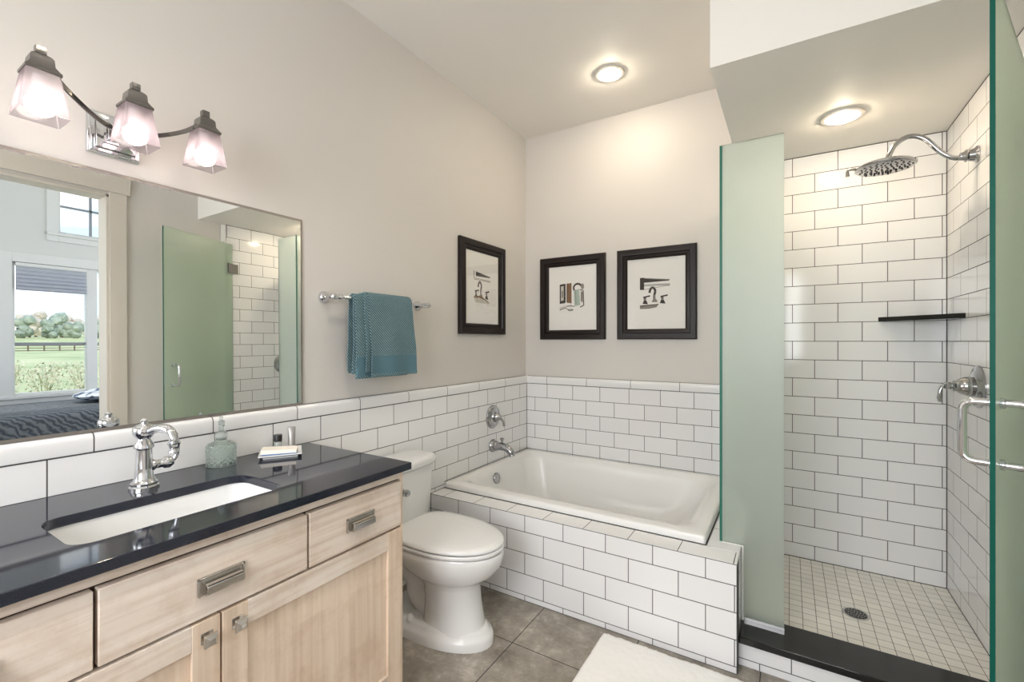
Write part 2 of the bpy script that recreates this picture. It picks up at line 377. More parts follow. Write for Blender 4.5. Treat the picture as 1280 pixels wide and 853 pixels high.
struct(b.build('fill_window', m_white, bevel=.002))
DY0, DY1, DZ = -2.62, -1.755, 2.377      # doorway to the bedroom
b = MB()
b.box((XR, DY1, 0), (XR+.12, WB, ZC)); b.box((XR, YB, 0), (XR+.12, DY0, ZC)); b.box((XR, DY0, DZ), (XR+.12, DY1, ZC))
struct(b.build('wall_right', m_wall, smooth=0))
CANS = [(.831, -.474), (1.15, -2.35), (1.15, -3.7)]
b = MB(); b.plate([(-.25, YB-.2), (XR+.12, YB-.2), (XR+.12, .2), (-.25, .2)], [circ(x, y, .066) for x, y in CANS], ZC, ZC+.12)
struct(b.build('ceiling', m_ceil, smooth=0))
SX0, SY0, SZ = 1.476, -1.172, 2.336
b = MB(); b.plate([(SX0, SY0), (XR, SY0), (XR, WB), (SX0, WB)], [circ(1.943, -.453, .07)], SZ, SZ+.10)
b.box((SX0, SY0+.02, SZ+.1), (SX0+.02, WB, ZC)); b.box((SX0, SY0, SZ+.1), (XR, SY0+.02, ZC))
struct(b.build('ceiling_shower', m_ceil, smooth=0))
# tile dado, left and back walls, with rounded cap course
b = MB(); b.box((-WB, YB, 0), (0, 0, .965)); struct(b.build('trim_1', t_left, smooth=0))
b = MB(); b.box((0, 0, 0), (1.487, WB, .965)); struct(b.build('trim_2', t_back, smooth=0))
capp = [(-WB, .9657), (.0005, .9657), (.0018, .967), (.0025, .969), (.0025, 1.004), (.0018, 1.010), (-.001, 1.0155), (-.0055, 1.0195), (-.011, 1.021), (-WB, 1.021)]
b = MB(); b.loft([[(x, y, z) for x, z in capp] for y in (YB, 0)]); struct(b.build('trim_3', t_cap_l, smooth=35))
b = MB(); b.loft([[(x, -p, z) for p, z in capp] for x in (0.0, 1.487)]); struct(b.build('trim_4', t_cap_b, smooth=35))
# shower walls and floor
b = MB(); b.box((1.4885, 0, 0), (2.4, WB, SZ)); struct(b.build('wall_shower_back', t_shw, smooth=0))
b = MB(); b.box((2.4, -.955, 0), (XR, WB, SZ)); struct(b.build('wall_shower_right', t_shr, smooth=0))
b = MB(); b.box((2.398, -1.0, 0), (XR, -.957, SZ-.001)); struct(b.build('trim_5', m_tileplain, bevel=.008, seg=3))
b = MB(); b.box((1.562, -.86, -.02), (2.4, 0, .06)); struct(b.build('floor_shower', t_mosaic, smooth=0))
# bath surround: apron, deck, end
b = MB()
F = b.box((0, -1.0985, 0), (1.5615, -.985, .426), 0); F[1].material_index = 1; F[4].material_index = 3
F = b.box((1.4355, -.985, 0), (1.5615, 0, .426), 0); F[1].material_index = 2; F[4].material_index = 3; F[5].material_index = 3
struct(b.build('bathtub_surround', [t_apron, t_deck, t_deck_r, t_apron_side], smooth=0, bevel=.003))
b = MB(); b.box((1.5618, -1.030, 0), (XR, -.86, .0885)); struct(b.build('shower_curb', t_curb, smooth=0))
b = MB(); b.box((1.5625, -1.040, .089), (XR-.014, -.853, .117)); tag(b.build('curb_slab', m_granite, bevel=.003, origin=(2, -.95, .089)), 'polished black stone sill slab along the shower curb', 'threshold')
# baseboard of the painted right wall, doorway casing and jamb
b = MB(); b.box((XR-.014, DY1+.1, 0), (XR, -1.042, .12)); struct(b.build('baseboard_right', m_white, bevel=.003))
b = MB()
b.box((2.394, DY1, 0), (XR, DY1+.100, DZ+.02)); b.box((2.394, DY0-.1, 0), (XR, DY0, DZ+.02)); b.box((2.388, DY0-.122, DZ+.02), (XR, DY1+.122, DZ+.15))
b.box((XR-.01, DY1-.018, 0), (XR+.13, DY1, DZ)); b.box((XR-.01, DY0, 0), (XR+.13, DY0+.018, DZ)); b.box((XR-.01, DY0, DZ-.018), (XR+.13, DY1, DZ))
struct(b.build('trim_6', m_casing, bevel=.002))
m_reflector = mat('stepped_reflector', (190, 180, 160), .4)
m_ringgrey = mat('light_ring_paint', (205, 200, 190), .4)
m_caulk = mat('dark_grout_line', col_lin=(.085, .08, .078), rough=.8)
b = MB()
for a, c in (((2.3972, -.0028, .06), (2.4002, .0005, SZ)), ((1.4885, -.0012, SZ-.003), (2.4, .0005, SZ)), ((2.3988, -.955, SZ-.003), (2.4005, 0, SZ)), ((1.57, -.0015, .0595), (2.4, .0005, .0635)), ((2.3985, -.86, .0595), (2.4005, 0, .0635)),
             ((-.0005, -.0025, .426), (.0025, .0005, .966)), ((-.0005, -.985, .4605), (.0012, 0, .4635)), ((0, -.0012, .4605), (1.487, .0005, .4635)), ((-.0005, -1.101, .0), (.0012, -.985, .4275)),
             ((0, -.9845, .4262), (1.435, -.9805, .4285)), ((1.4315, -.985, .4262), (1.4352, 0, .4285)), ((.0, -1.0991, .4225), (1.5615, -1.0975, .4248)), ((0, -1.0993, 0), (1.5615, -1.0975, .0022)), ((1.5605, -1.0992, 0), (1.5622, -1.028, .42))): b.box(a, c)
for z, p in ((.9635, .0012), (1.0205, -.018)): b.box((-WB, YB, z), (p, 0, z+.0022)); b.box((0, -p, z), (1.487, WB, z+.0022))
struct(b.build('trim_7', m_caulk, smooth=0))
def can(name, x, y, z, label, group=None, drop=-.045, lit=None):
    t_ = thing(name, label, 'ceiling light', (x, y, z), group)
    b = MB(); b.lathe([(.064, .004), (.064, -.004), (.068, -.009), (.082, -.007), (.086, 0), (.086, .001)], (x, y, z), caps=False, n=40); b.build('trim_ring', m_ringgrey, t_)
    b = MB(); b.lathe([(.064, 0), (.060, .03), (.045, .075), (.002, .085)], (x, y, z), caps=False, n=32); b.build('reflector', m_reflector, t_)
    b = MB(); b.lathe([(.001, -.016), (.016, -.013), (.027, -.005), (.034, .010), (.034, .026), (.026, .055), (.014, .07)], (x, y, z-drop), n=24); b.build('bulb', lit or m_bulb_fill, t_)
can('recessed_light', *CANS[0], ZC, 'round white recessed light in the high ceiling above the bathtub', drop=.018, lit=m_bulb_tub)
can('recessed_light', 1.943, -.453, SZ, 'round white recessed light in the lowered ceiling above the shower', drop=.018, lit=m_bulb_shower)
can('recessed_light', *CANS[1], ZC, 'added unseen recessed light in the high ceiling in front of the vanity')  # this and the next are unseen lights added to brighten the room
can('recessed_light', *CANS[2], ZC, 'added unseen recessed light in the high ceiling near the room entrance')

# ------------------------------------------------------------------ vanity
VY0, VY1 = -3.075, -1.895
van = thing('vanity_cabinet', 'pale maple bathroom vanity with drawers and shaker doors under black counter', 'cabinet', (.29, -2.485, 0))
b = MB(); 
for a, c in (((.004, VY0, .09), (.553, VY0+.018, .835)), ((.004, VY1-.018, .09), (.553, VY1, .835)), ((.004, VY0+.018, .09), (.02, VY1-.018, .66)), ((.535, VY0+.018, .09), (.553, VY1-.018, .835)), ((.02, VY0+.018, .09), (.535, VY1-.018, .108)), ((.47, VY0+.01, 0), (.49, VY1-.01, .09))): b.box(a, c)
b.build('body', m_gapdark, van)
b = MB(); b.box((.553, VY0, .808), (.568, VY1, .8355)); b.build('top_rail', m_woodh, van, bevel=.001)
b = MB(); b.box((.004, VY1, .0), (.570, VY1+.012, .8355)); b.build('end_panel', m_woodv, van, bevel=.001)
def pull(par, y, z):
    b = MB()
    b.box((.578, y-.0525, z-.021), (.5815, y+.0525, z+.021))
    for a, c in (((y-.0525), (y-.0475)), ((y+.0475), (y+.0525))): b.box((.578, a, z-.021), (.585, c, z+.021))
    b.box((.578, y-.0525, z+.016), (.585, y+.0525, z+.021))
    pr = [(.5815, z-.019), (.596, z-.019), (.603, z-.013), (.603, z+.004), (.596, z+.008), (.5815, z+.010)]
    b.loft([[(x, yy, zz) for x, zz in pr] for yy in (y-.041, y+.041)])
    b.build('pull', m_nickel, par, bevel=.0012)
for y0, y1 in ((-2.2515, -1.898), (-2.711, -2.2585), (-3.072, -2.718)):
    b = MB(); b.box((.5545, y0, .6475), (.578, y1, .8015)); d = b.build('drawer', m_woodh, van, bevel=.0025)
    pull(d, (y0+y1)/2, .722)
for y0, y1, ky in ((-2.4825, -1.898, -2.449), (-3.072, -2.4875, -2.517)):
    b = MB(); z0, z1, s_ = .095, .640, .060
    b.box((.5545, y0, z0), (.578, y0+s_, z1), 0); b.box((.5545, y1-s_, z0), (.578, y1, z1), 0)
    b.box((.5545, y0+s_, z1-s_), (.5775, y1-s_, z1), 1); b.box((.5545, y0+s_, z0), (.5775, y1-s_, z0+s_), 1)
    b.box((.556, y0+s_, z0+s_), (.568, y1-s_, z1-s_), 0)
    d = b.build('door', [m_woodv, m_woodh], van, bevel=.0012)
    b = MB(); k = .0145
    b.box((.578, ky-.013, .600-.013), (.5805, ky+.013, .600+.013)); b.lathe([(.006, 0), (.005, .016)], (.579, ky, .6), (1, 0, 0), 12)
    b.loft([[(x, ky+a*q, .6+c*q) for a, c in ((-1,-1),(1,-1),(1,1),(-1,1))] for x, q in ((.593, k*.8), (.597, k), (.601, k), (.609, k*.42))])
    b.build('knob', m_nickel, d, bevel=.0008)
# counter with basin opening
HX0, HX1, HY0, HY1 = .222, .470, -2.722, -2.256
b = MB(); b.plate([(.001, -3.10), (.595, -3.10), (.595, -1.864), (.001, -1.864)], [rrect(HX0, HY0, HX1, HY1, .045)], .8365, .8615)
tag(b.build('countertop', m_counter, origin=(.3, -2.48, .8365), bevel=.002, smooth=30), 'glossy black quartz countertop on the maple vanity', 'countertop')
def basin():
    t_ = thing('sink_basin', 'white undermount basin set below the black counter opening', 'sink', (.346, -2.489, .70))
    b = MB(); rg = []
    for e, z, r in ((.022, .8355, .06), (.004, .8355, .05), (.004, .82, .05), (-.006, .76, .05), (-.03, .715, .05), (-.07, .702, .04)):
        rg.append([(x, y, z) for x, y in rrect(HX0-e, HY0-e, HX1+e, HY1+e, r, 6)])
    b.loft(rg, caps=False); vs = [b.v(p) for p in rg[-1]]; b.f(vs)
    o = b.build('bowl', m_cer, t_, recalc=True); 
    b = MB(); b.lathe([(.024, .7025), (.024, .706), (.018, .707), (.016, .7045), (.001, .7045)], (.346, -2.489, 0), caps=False); b.build('drain', m_chrome, t_)
basin()
# faucet
def faucet():
    x, y, z = .125, -2.479, .8615
    t_ = thing('sink_faucet', 'chrome single-hole faucet with side lever behind the basin', 'faucet', (x, y, z))
    b = MB(); b.lathe([(.036, 0), (.036, .006), (.032, .010), (.0325, .016), (.027, .022), (.0235, .030), (.021, .06), (.0195, .100), (.019, .112), (.0245, .118), (.024, .126), (.017, .137), (.015, .143),
                       (.019, .147), (.026, .157), (.0285, .167), (.026, .177), (.018, .184), (.009, .187), (.006, .190), (.009, .193), (.010, .197), (.006, .202), (.001, .204)], (x, y, z), n=28); b.build('body', m_chrome, t_)
    b = MB(); c = bez([(x+.012, y+.004, z+.160), (x+.050, y+.016, z+.176), (x+.088, y+.028, z+.172), (x+.104, y+.033, z+.150), (x+.106, y+.034, z+.128)], 8)
    b.tube(c, [.010+.003*math.sin(PI*i/(len(c)-1)) for i in range(len(c))], 14)
    b.lathe([(.015, 0), (.0155, .006), (.013, .010), (.0125, .024), (.014, .028), (.010, .030)], (x+.106, y+.034, z+.140), (0, 0, -1), 18); b.build('spout', m_chrome, t_)
    b = MB(); b.lathe([(.014, 0), (.017, .006), (.013, .012), (.0125, .028), (.017, .034), (.018, .046), (.012, .056), (.004, .060)], (x, y+.016, z+.062), (0, 1, 0), 20)
    c = bez([(x, y+.060, z+.062), (x+.004, y+.076, z+.072), (x+.006, y+.082, z+.098), (x+.005, y+.080, z+.128), (x+.001, y+.076, z+.146)], 6)
    b.tube(c, [.009, .0085]+[.0065]*(len(c)-6)+[.0075, .009, .0085, .005], 12); b.build('lever', m_chrome, t_)
faucet()
def soap():
    x, y, z = .062, -2.238, .8615
    t_ = thing('soap_dispenser', 'pressed green glass soap dispenser with pump beside the faucet', 'soap dispenser', (x, y, z))
    b = MB(); rg = []; nn = 96
    pr = [(.036, 0), (.043, .002), (.045, .006)]+[(.0455+.001*k/26, .008+.056*k/26) for k in range(27)]+[(.0455, .070), (.038, .078), (.022, .084), (.016, .089), (.016, .096)]
    for r_, h_ in pr:
        ring = []
        for i in range(nn):
            a = 2*PI*i/nn; k = .0036*abs(math.sin(7*a+h_*210)*math.sin(7*a-h_*210))**.7 if .007 < h_ < .066 else 0
            ring.append((x+(r_-k)*math.cos(a), y+(r_-k)*math.sin(a), z+h_))
        rg.append(ring)
    b.loft(rg); b.build('bottle', m_soapglass, t_, smooth=60)
    b = MB(); b.lathe([(.0185, .094), (.0185, .112), (.014, .116), (.008, .118), (.007, .140), (.011, .142), (.011, .152), (.006, .156), (.005, .168), (.002, .170)], (x, y, z), n=20)
    b.tube([(x, y, z+.147), (x+.022, y-.006, z+.148), (x+.034, y-.009, z+.141)], [.006, .005, .004], 10); b.build('pump', m_clear, t_)
soap()
def tray():
    c = Vector((.100, -2.046, .8615)); a = R(57)
    M = Matrix.Translation(c) @ Matrix.Rotation(a, 4, 'Z')
    t_ = thing('amenity_tray', 'square white ceramic tray on the black counter near its end', 'tray', tuple(c))
    b = MB(); b.M = M; s_ = .071
    b.loft([[(x*k, y*k, z) for x, y in ((-1,-1),(1,-1),(1,1),(-1,1))] for k, z in ((s_*.80, 0), (s_*.82, .006), (s_, .011), (s_, .015), (s_*.93, .0145), (s_*.80, .0105))]); b.build('dish', m_cer, t_, bevel=.001)
    b = MB(); b.M = M; b.box((-s_*.78, -s_*.78, .0), (s_*.78, s_*.78, .0035)); b.build('foot', m_black, t_)
    t2 = thing('folded_card', 'cream folded card lying on the square white tray', 'card', tuple(c+Vector((0, 0, .012))))
    Mc = M @ Matrix.Translation((.0, -.022, .0125)) @ Matrix.Rotation(R(-5), 4, 'Z')
    b = MB(); b.M = Mc; b.box((-.060, -.034, 0), (.056, .026, .004)); b.build('sleeve', m_blueband, t2, bevel=.0008)
    b = MB(); b.M = Mc; b.loft([[(-.062, -.034, .0045), (.056, -.036, .0045), (.056, .026, .0045), (-.062, .026, .0045)], [(-.062, -.030, .019), (.056, -.033, .015), (.056, .026, .017), (-.062, .026, .021)]]); b.build('card', m_paper, t2, bevel=.001)
    p = M @ Vector((-.012, .040, .0115))
    t3 = thing('lotion_bottle', 'small clear bottle with black cap standing on the white tray', 'bottle', tuple(p))
    b = MB(); b.lathe([(.0135, 0), (.0145, .002), (.0145, .030), (.010, .036)], p, n=20); b.build('bottle', m_clear, t3)
    b = MB(); b.lathe([(.0155, .034), (.0155, .056), (.0145, .058), (.001, .058)], p, n=20); b.build('cap', m_black, t3)
    p = M @ Vector((.036, .042, .0115))
    t4 = thing('lotion_tube', 'silver squeeze tube standing upright at the back of the white tray', 'tube', tuple(p))
    b = MB(); rg = []
    for h_, a_, d_ in ((.012, .0125, .0125), (.03, .0125, .011), (.060, .0130, .006), (.078, .0135, .0015), (.084, .0135, .0012)):
        rg.append([(p.x+d_*math.cos(2*PI*i/20)*.84+a_*math.sin(2*PI*i/20)*.54, p.y-d_*math.cos(2*PI*i/20)*.54+a_*math.sin(2*PI*i/20)*.84, p.z+h_) for i in range(20)])
    b.loft(rg); b.build('tube', m_silver, t4)
    b = MB(); b.lathe([(.0120, 0), (.0128, .001), (.0128, .011), (.012, .012)], p, n=20); b.build('cap', m_silver, t4)
tray()

# ------------------------------------------------------------------ mirror over the vanity
def mirror():
    t_ = thing('wall_mirror', 'large frameless wall mirror above the vanity backsplash', 'mirror', (-.018, -2.48, 1.024))
    f_ = lambda y, z: -.0112-.00748*(y+2.3)-.0062*(z-1.42)
    y0, y1, z0, z1 = -3.08, -1.880, 1.0225, 1.803
    C4 = ((y0, z0), (y1, z0), (y1, z1), (y0, z1))
    w_ = .010; C5 = ((y0+w_, z0+w_), (y1-w_, z0+w_), (y1-w_, z1-w_), (y0+w_, z1-w_))
    b = MB(); A = [b.v((f_(y, z), y, z)) for y, z in C5]; b.f(A)
    b.build('silvered_glass', m_mirror, t_, smooth=0, recalc=False)
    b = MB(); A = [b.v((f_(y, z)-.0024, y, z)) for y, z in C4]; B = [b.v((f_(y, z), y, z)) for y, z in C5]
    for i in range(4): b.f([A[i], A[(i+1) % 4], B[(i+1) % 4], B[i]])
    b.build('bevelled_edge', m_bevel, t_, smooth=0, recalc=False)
    b = MB(); A = [b.v((f_(y, z)-.0026, y, z)) for y, z in C4]; B = [b.v((f_(y, z)-.006, y, z)) for y, z in C4]
    for i in range(4): b.f([A[i], B[i], B[(i+1) % 4], A[(i+1) % 4]])
    b.f(B); b.build('back_edge', m_mirror_edge, t_, smooth=0)
mirror()
# ------------------------------------------------------------------ vanity light
def vanity_light():
    cy, cz = -2.506, 1.911
    t_ = thing('vanity_light', 'chrome three-lamp wall light with frosted square shades above the mirror', 'wall light', (-WB, cy, cz))
    b = MB(); s_ = .062
    b.loft([[(x, cy+a*q, cz+c*q) for a, c in ((-1,-1),(1,-1),(1,1),(-1,1))] for x, q in ((-WB, s_), (-.012, s_), (-.010, s_*.93), (-.004, s_*.90), (-.002, s_*.78), (.006, s_*.75), (.010, s_*.55), (.012, s_*.5))])
    b.loft([[(x, cy+a*q, cz+c*q) for a, c in ((-1,-1),(1,-1),(1,1),(-1,1))] for x, q in ((.012, .026), (.030, .026), (.036, .018), (.085, .010))])
    b.build('back_plate', m_chrome, t_, bevel=.0012)
    for dy in (-.192, 0, .181):
        X, Yc = .142, cy+dy
        b = MB()
        if dy:
            sg = 1 if dy > 0 else -1
            c = bez([(.050, cy+sg*.012, cz-.002), (.085, cy+dy*.35, cz+.004), (.125, cy+dy*.68, cz+.030), (X, Yc-sg*.02, cz+.062)], 6)
            rg = []
            for i, p in enumerate(c):
                d = (c[min(i+1, len(c)-1)]-c[max(i-1, 0)]).normalized(); u = Vector((0, 0, 1)); u = (u-d*u.dot(d)).normalized(); w_ = d.cross(u)
                rg.append([p+u*.006+w_*.0025, p+u*.006-w_*.0025, p-u*.006-w_*.0025, p-u*.006+w_*.0025])
            b.loft(rg)
        else: b.tube(bez([(.06, cy, cz), (.11, cy, cz+.02), (X, cy, cz+.055)], 5), .005, 8)
        b.build('arm', m_cap, t_, bevel=.0005)
        sq = lambda q, z: [(X+a*q, Yc+c*q, z) for a, c in ((-1,-1),(1,-1),(1,1),(-1,1))]
        zb = 1.849
        h_ = MB(); h_.loft([sq(.0335, zb+.106), sq(.0335, zb+.113), sq(.030, zb+.117), sq(.023, zb+.128), sq(.0215, zb+.146), sq(.0185, zb+.151), sq(.010, zb+.158), sq(.010, zb+.176), sq(.0095, zb+.177)])
        hd = h_.build('socket_cap', m_cap, t_, bevel=.001)
        h_ = MB(); Vs = h_.loft([sq(.046, zb), sq(.0455, zb+.002), sq(.031, zb+.107)], caps=False); sh = h_.build('lamp_shade', m_shade, t_, bevel=.003)
        h_ = MB(); h_.lathe([(.001, .004), (.014, .006), (.0245, .014), (.0295, .029), (.027, .043), (.018, .055), (.012, .060)], (X, Yc, zb), n=24); h_.build('bulb', m_bulb_van, t_)
        h_ = MB(); h_.lathe([(.012, .0605), (.015, .062), (.015, .104), (.012, .106)], (X, Yc, zb), n=20); h_.build('socket', m_white, t_)
vanity_light()

# ------------------------------------------------------------------ towel rail and towel
def towel():
    z = 1.484; x = .055
    t_ = thing('towel_rail', 'chrome towel rail on the wall between mirror and pictures', 'towel rail', (-WB, -1.48, z))
    for y in (-1.775, -1.185):
        b = MB(); b.lathe([(.027, -.0235-.0005), (.027, -.016), (.022, -.010), (.015, .004), (.010, .016), (.009, .030), (.013, .036), (.010, .042)], (0, y, z), (1, 0, 0), 20)
        b.lathe([(.001, -.018), (.010, -.014), (.014, 0), (.010, .014), (.001, .018)], (x, y, z), (0, 1, 0), 18)
        b.build('post', m_chrome, t_)
    b = MB(); b.tube([(x, -1.765, z), (x, -1.195, z)], .0075, 16)
    for y in (-1.752, -1.208): b.lathe([(.008, -.02), (.012, -.014), (.009, -.006), (.013, 0), (.009, .006), (.012, .014), (.008, .02)], (x, y, z), (0, 1, 0), 16)
    b.build('rail', m_chrome, t_)
    # folded towel: nested draped layers, the outer one over all
    b = MB()
    def drape(y0, y1, zf, zb_, off, band=True, lean=0.0):
        prof = []; r = .010+off
        nf = 26
        for i in range(nf+1):
            q = i/nf; zz = zf+(z-zf)*q; prof.append((x+r+.010*math.sin(PI*min(1, q*1.0))*(1-q)+lean*(1-q), zz, 1 if zz-zf < .105 and zz-zf > .012 else 0))
        for i in range(1, 9): a = PI*i/9; prof.append((x+r*math.cos(a), z+r*math.sin(a)*1.0, 0))
        for i in range(nf+1):
            q = i/nf; prof.append((x-r-.004*math.sin(PI*q), z+(zb_-z)*q, 0))
        ny = 22; rings = []
        for j in range(ny+1):
            y = y0+(y1-y0)*j/ny; rg = []
            for k, (px, pz, bd) in enumerate(prof):
                hang = max(0, (z-pz))/.36
                wv = .006*hang*math.sin(y*34+off*90)+.004*hang*noise.noise((y*14, pz*6, off*40))
                sway = .022*hang*(j/ny-.45)*(.6)
                rg.append(((px+wv if k < len(prof)/2 else px+wv*.25), y+sway+.003*hang*math.sin(pz*30+off*60), pz))
            rings.append(rg)
        th = .0045
        V1 = [[b.v(p) for p in r_] for r_ in rings]
        cen = Vector((x, 0, 0))
        V2 = []
        for r_ in rings:
            row = []
            for k, p in enumerate(r_):
                d = Vector((p[0]-x, 0, (p[2]-z) if p[2] > z else 0)); d = d.normalized() if d.length > 1e-6 else Vector((0, 0, 1))
                row.append(b.v(Vector(p)+d*th))
            V2.append(row)
        n = len(prof)
        for j in range(ny):
            for k in range(n-1):
                mi = 1 if band and prof[k][2] and prof[k+1][2] else 0
                for q in ([V1[j][k], V1[j+1][k], V1[j+1][k+1], V1[j][k+1]], [V2[j][k], V2[j][k+1], V2[j+1][k+1], V2[j+1][k]]):
                    f_ = b.f(q)
                    if f_: f_.material_index = mi
        for k in range(n-1): b.f([V1[0][k], V1[0][k+1], V2[0][k+1], V2[0][k]]); b.f([V1[ny][k], V2[ny][k], V2[ny][k+1], V1[ny][k+1]])
        for j in range(ny): b.f([V1[j][0], V2[j][0], V2[j+1][0], V1[j+1][0]]); b.f([V1[j][n-1], V1[j+1][n-1], V2[j+1][n-1], V2[j][n-1]])
    drape(-1.690, -1.400, 1.142, 1.150, .001, False, .004)
    drape(-1.682, -1.375, 1.120, 1.145, .0075, True, .010)
    drape(-1.640, -1.350, 1.150, 1.150, .014, False, .018)
    drape(-1.618, -1.342, 1.126, 1.140, .0205, True, .028)
    o = b.build('hand_towel', [m_towel, m_towelband], origin=(x, -1.5, 1.13), smooth=80)
    tag(o, 'folded teal terry towel hanging over the chrome rail', 'towel')
towel()

# ------------------------------------------------------------------ framed prints
def art(kind):
    """flat ink shapes in print coordinates (0..1, 0..1): (material index, polygon)"""
    A = []
    def poly(mi, *p): A.append((mi, p))
    def strip(mi, pts, w_):
        for (x0, y0), (x1, y1) in zip(pts, pts[1:]):
            dx, dy = x1-x0, y1-y0; l = math.hypot(dx, dy) or 1; nx, ny = -dy/l*w_/2, dx/l*w_/2
            poly(mi, (x0+nx, y0+ny), (x1+nx, y1+ny), (x1-nx, y1-ny), (x0-nx, y0-ny))
    def disc(mi, x, y, rx, ry): poly(mi, *[(x+rx*math.cos(2*PI*i/14), y+ry*math.sin(2*PI*i/14)) for i in range(14)])
    def arc(cx, cy, rx, ry, a0, a1, n=10): return [(cx+rx*math.cos(R(a0+(a1-a0)*i/n)), cy+ry*math.sin(R(a0+(a1-a0)*i/n))) for i in range(n+1)]
    if kind in (1, 3):
        k = 0 if kind == 1 else .06
        strip(0, [(.03, .98), (.03, .76)], .03); strip(1, [(.05, .76), (.98, .74)], .02); strip(0, [(.03, .72), (.98, .71)], .015)
        poly(0, (.14, .95), (.96, .86), (.96, .84), (.14, .82)); poly(1, (.14, .97), (.98, .88), (.98, .86), (.14, .95))
        if kind == 3: poly(0, (.0, .98), (.14, .98), (.14, .60), (.0, .60)); strip(2, [(.10, .60), (.98, .70)], .012)
        strip(0, [(.42+k, .24), (.42+k, .44)]+arc(.36+k, .46, .10, .20, 20, 170), .075)
        strip(3, [(.43+k, .26), (.43+k, .42)], .02)
        poly(1, (.33+k, .20), (.53+k, .20), (.48+k, .30), (.38+k, .30))
        for cx in (.14+k*.5, .74):
            poly(0, (cx-.08, .16), (cx+.10, .14), (cx+.05, .26), (cx-.04, .27)); disc(1, cx, .31, .05, .05); strip(0, [(cx-.06, .36), (cx+.17, .40)], .045); strip(0, [(cx, .30), (cx, .38)], .03)
        if kind == 1: poly(2, (.02, .20), (.40, .24), (.80, .10), (.95, .02), (.60, .12), (.30, .17), (.02, .16)); poly(3, (.02, .15), (.30, .16), (.60, .11), (.94, .01), (.10, .02))
        else: poly(1, (.0, .10), (.62, .13), (.55, .04), (.30, .0), (.0, .0)); poly(0, (.0, .11), (.62, .14), (.62, .12), (.0, .08))
    else:
        poly(0, (.02, .95), (.22, .97), (.22, .30), (.02, .28)); poly(3, (.07, .88), (.18, .90), (.18, .40), (.07, .38)); poly(1, (.09, .72), (.16, .74), (.16, .50), (.09, .48))
        poly(2, (.30, .97), (.50, .98), (.50, .28), (.30, .32)); poly(0, (.30, .97), (.33, .97), (.33, .31), (.30, .32)); poly(0, (.22, .97), (.26, .97), (.26, .32), (.22, .30))
        strip(0, [(.62, .72)]+arc(.74, .80, .16, .14, 200, 40)+[(.92, .82)], .07); disc(1, .93, .84, .06, .10)
        poly(4, (.58, .72), (.80, .76), (.84, .22), (.62, .18)); strip(1, [(.66, .72), (.68, .24)], .025); strip(0, [(.82, .74), (.96, .70), (.98, .20), (.84, .14)], .03); poly(1, (.86, .68), (.95, .66), (.95, .30), (.86, .34))
        poly(3, (.02, .16), (.50, .24), (.50, .20), (.02, .08)); strip(0, [(.02, .06), (.26, .14), (.40, .05)], .02); disc(0, .46, .06, .11, .035); disc(3, .46, .065, .07, .018); strip(1, [(.30, .20), (.62, .18)], .03)
    return A
def picture(M, kind, label):
    """M maps local x (right), y (out of the wall), z (up) onto the wall; the frame is .518 x .61"""
    W, H = .518, .612
    t_ = thing('framed_picture', label, 'picture', tuple(M @ Vector((W/2, 0, 0))), 'framed sketches above the bath')
    rings = []
    for o_, h_ in ((.0, .0), (.0, .020), (.006, .027), (.030, .029), (.040, .026), (.044, .017), (.058, .019), (.064, .016), (.070, .009), (.070, .0)):
        rings.append([(o_, h_, o_), (W-o_, h_, o_), (W-o_, h_, H-o_), (o_, h_, H-o_)])
    b = MB(); b.M = M; b.loft(rings, caps=False); b.build('frame', m_frame, t_, smooth=25)
    b = MB(); b.M = M; b.box((.06, .001, .06), (W-.06, .005, H-.06)); b.build('mat_board', m_matboard, t_, smooth=0)
    pw, ph = .200, .215; px, pz = (W-pw)/2-.004, .205
    b = MB(); b.M = M
    for i, (mi, pl) in enumerate(art(kind)):
        f_ = b.f([b.v((px+x*pw, .0053+.00003*i, pz+y*ph)) for x, y in pl])
        if f_: f_.material_index = mi
    b.build('print', [m_ink, m_ink2, m_ink3, m_ink4, m_ink5], t_, smooth=0)
    b = MB(); b.M = M; b.f([b.v(p) for p in ((.064, .0085, .064), (W-.064, .0085, .064), (W-.064, .0085, H-.064), (.064, .0085, H-.064))]); b.build('glass', m_artglass, t_, smooth=0)
def wallM(o, xdir, out): 
    xd, od = Vector(xdir), Vector(out); return Matrix((( xd.x, od.x, 0, o[0]), (xd.y, od.y, 0, o[1]), (xd.z, od.z, 1, o[2]), (0, 0, 0, 1)))
# ORIGINS: wall face minus a hair
picture(wallM((-WB+.0005, -.825, 1.336), (0, 1, 0), (1, 0, 0)), 1, 'dark framed faucet sketch alone on the left wall next to the corner')
picture(wallM((.113, WB-.0005, 1.302), (1, 0, 0), (0, -1, 0)), 2, 'dark framed sketch of a hanging towel, left of two on the back wall')
picture(wallM((.716, WB-.0005, 1.302), (1, 0, 0), (0, -1, 0)), 3, 'dark framed faucet sketch on the back wall next to the frosted panel')

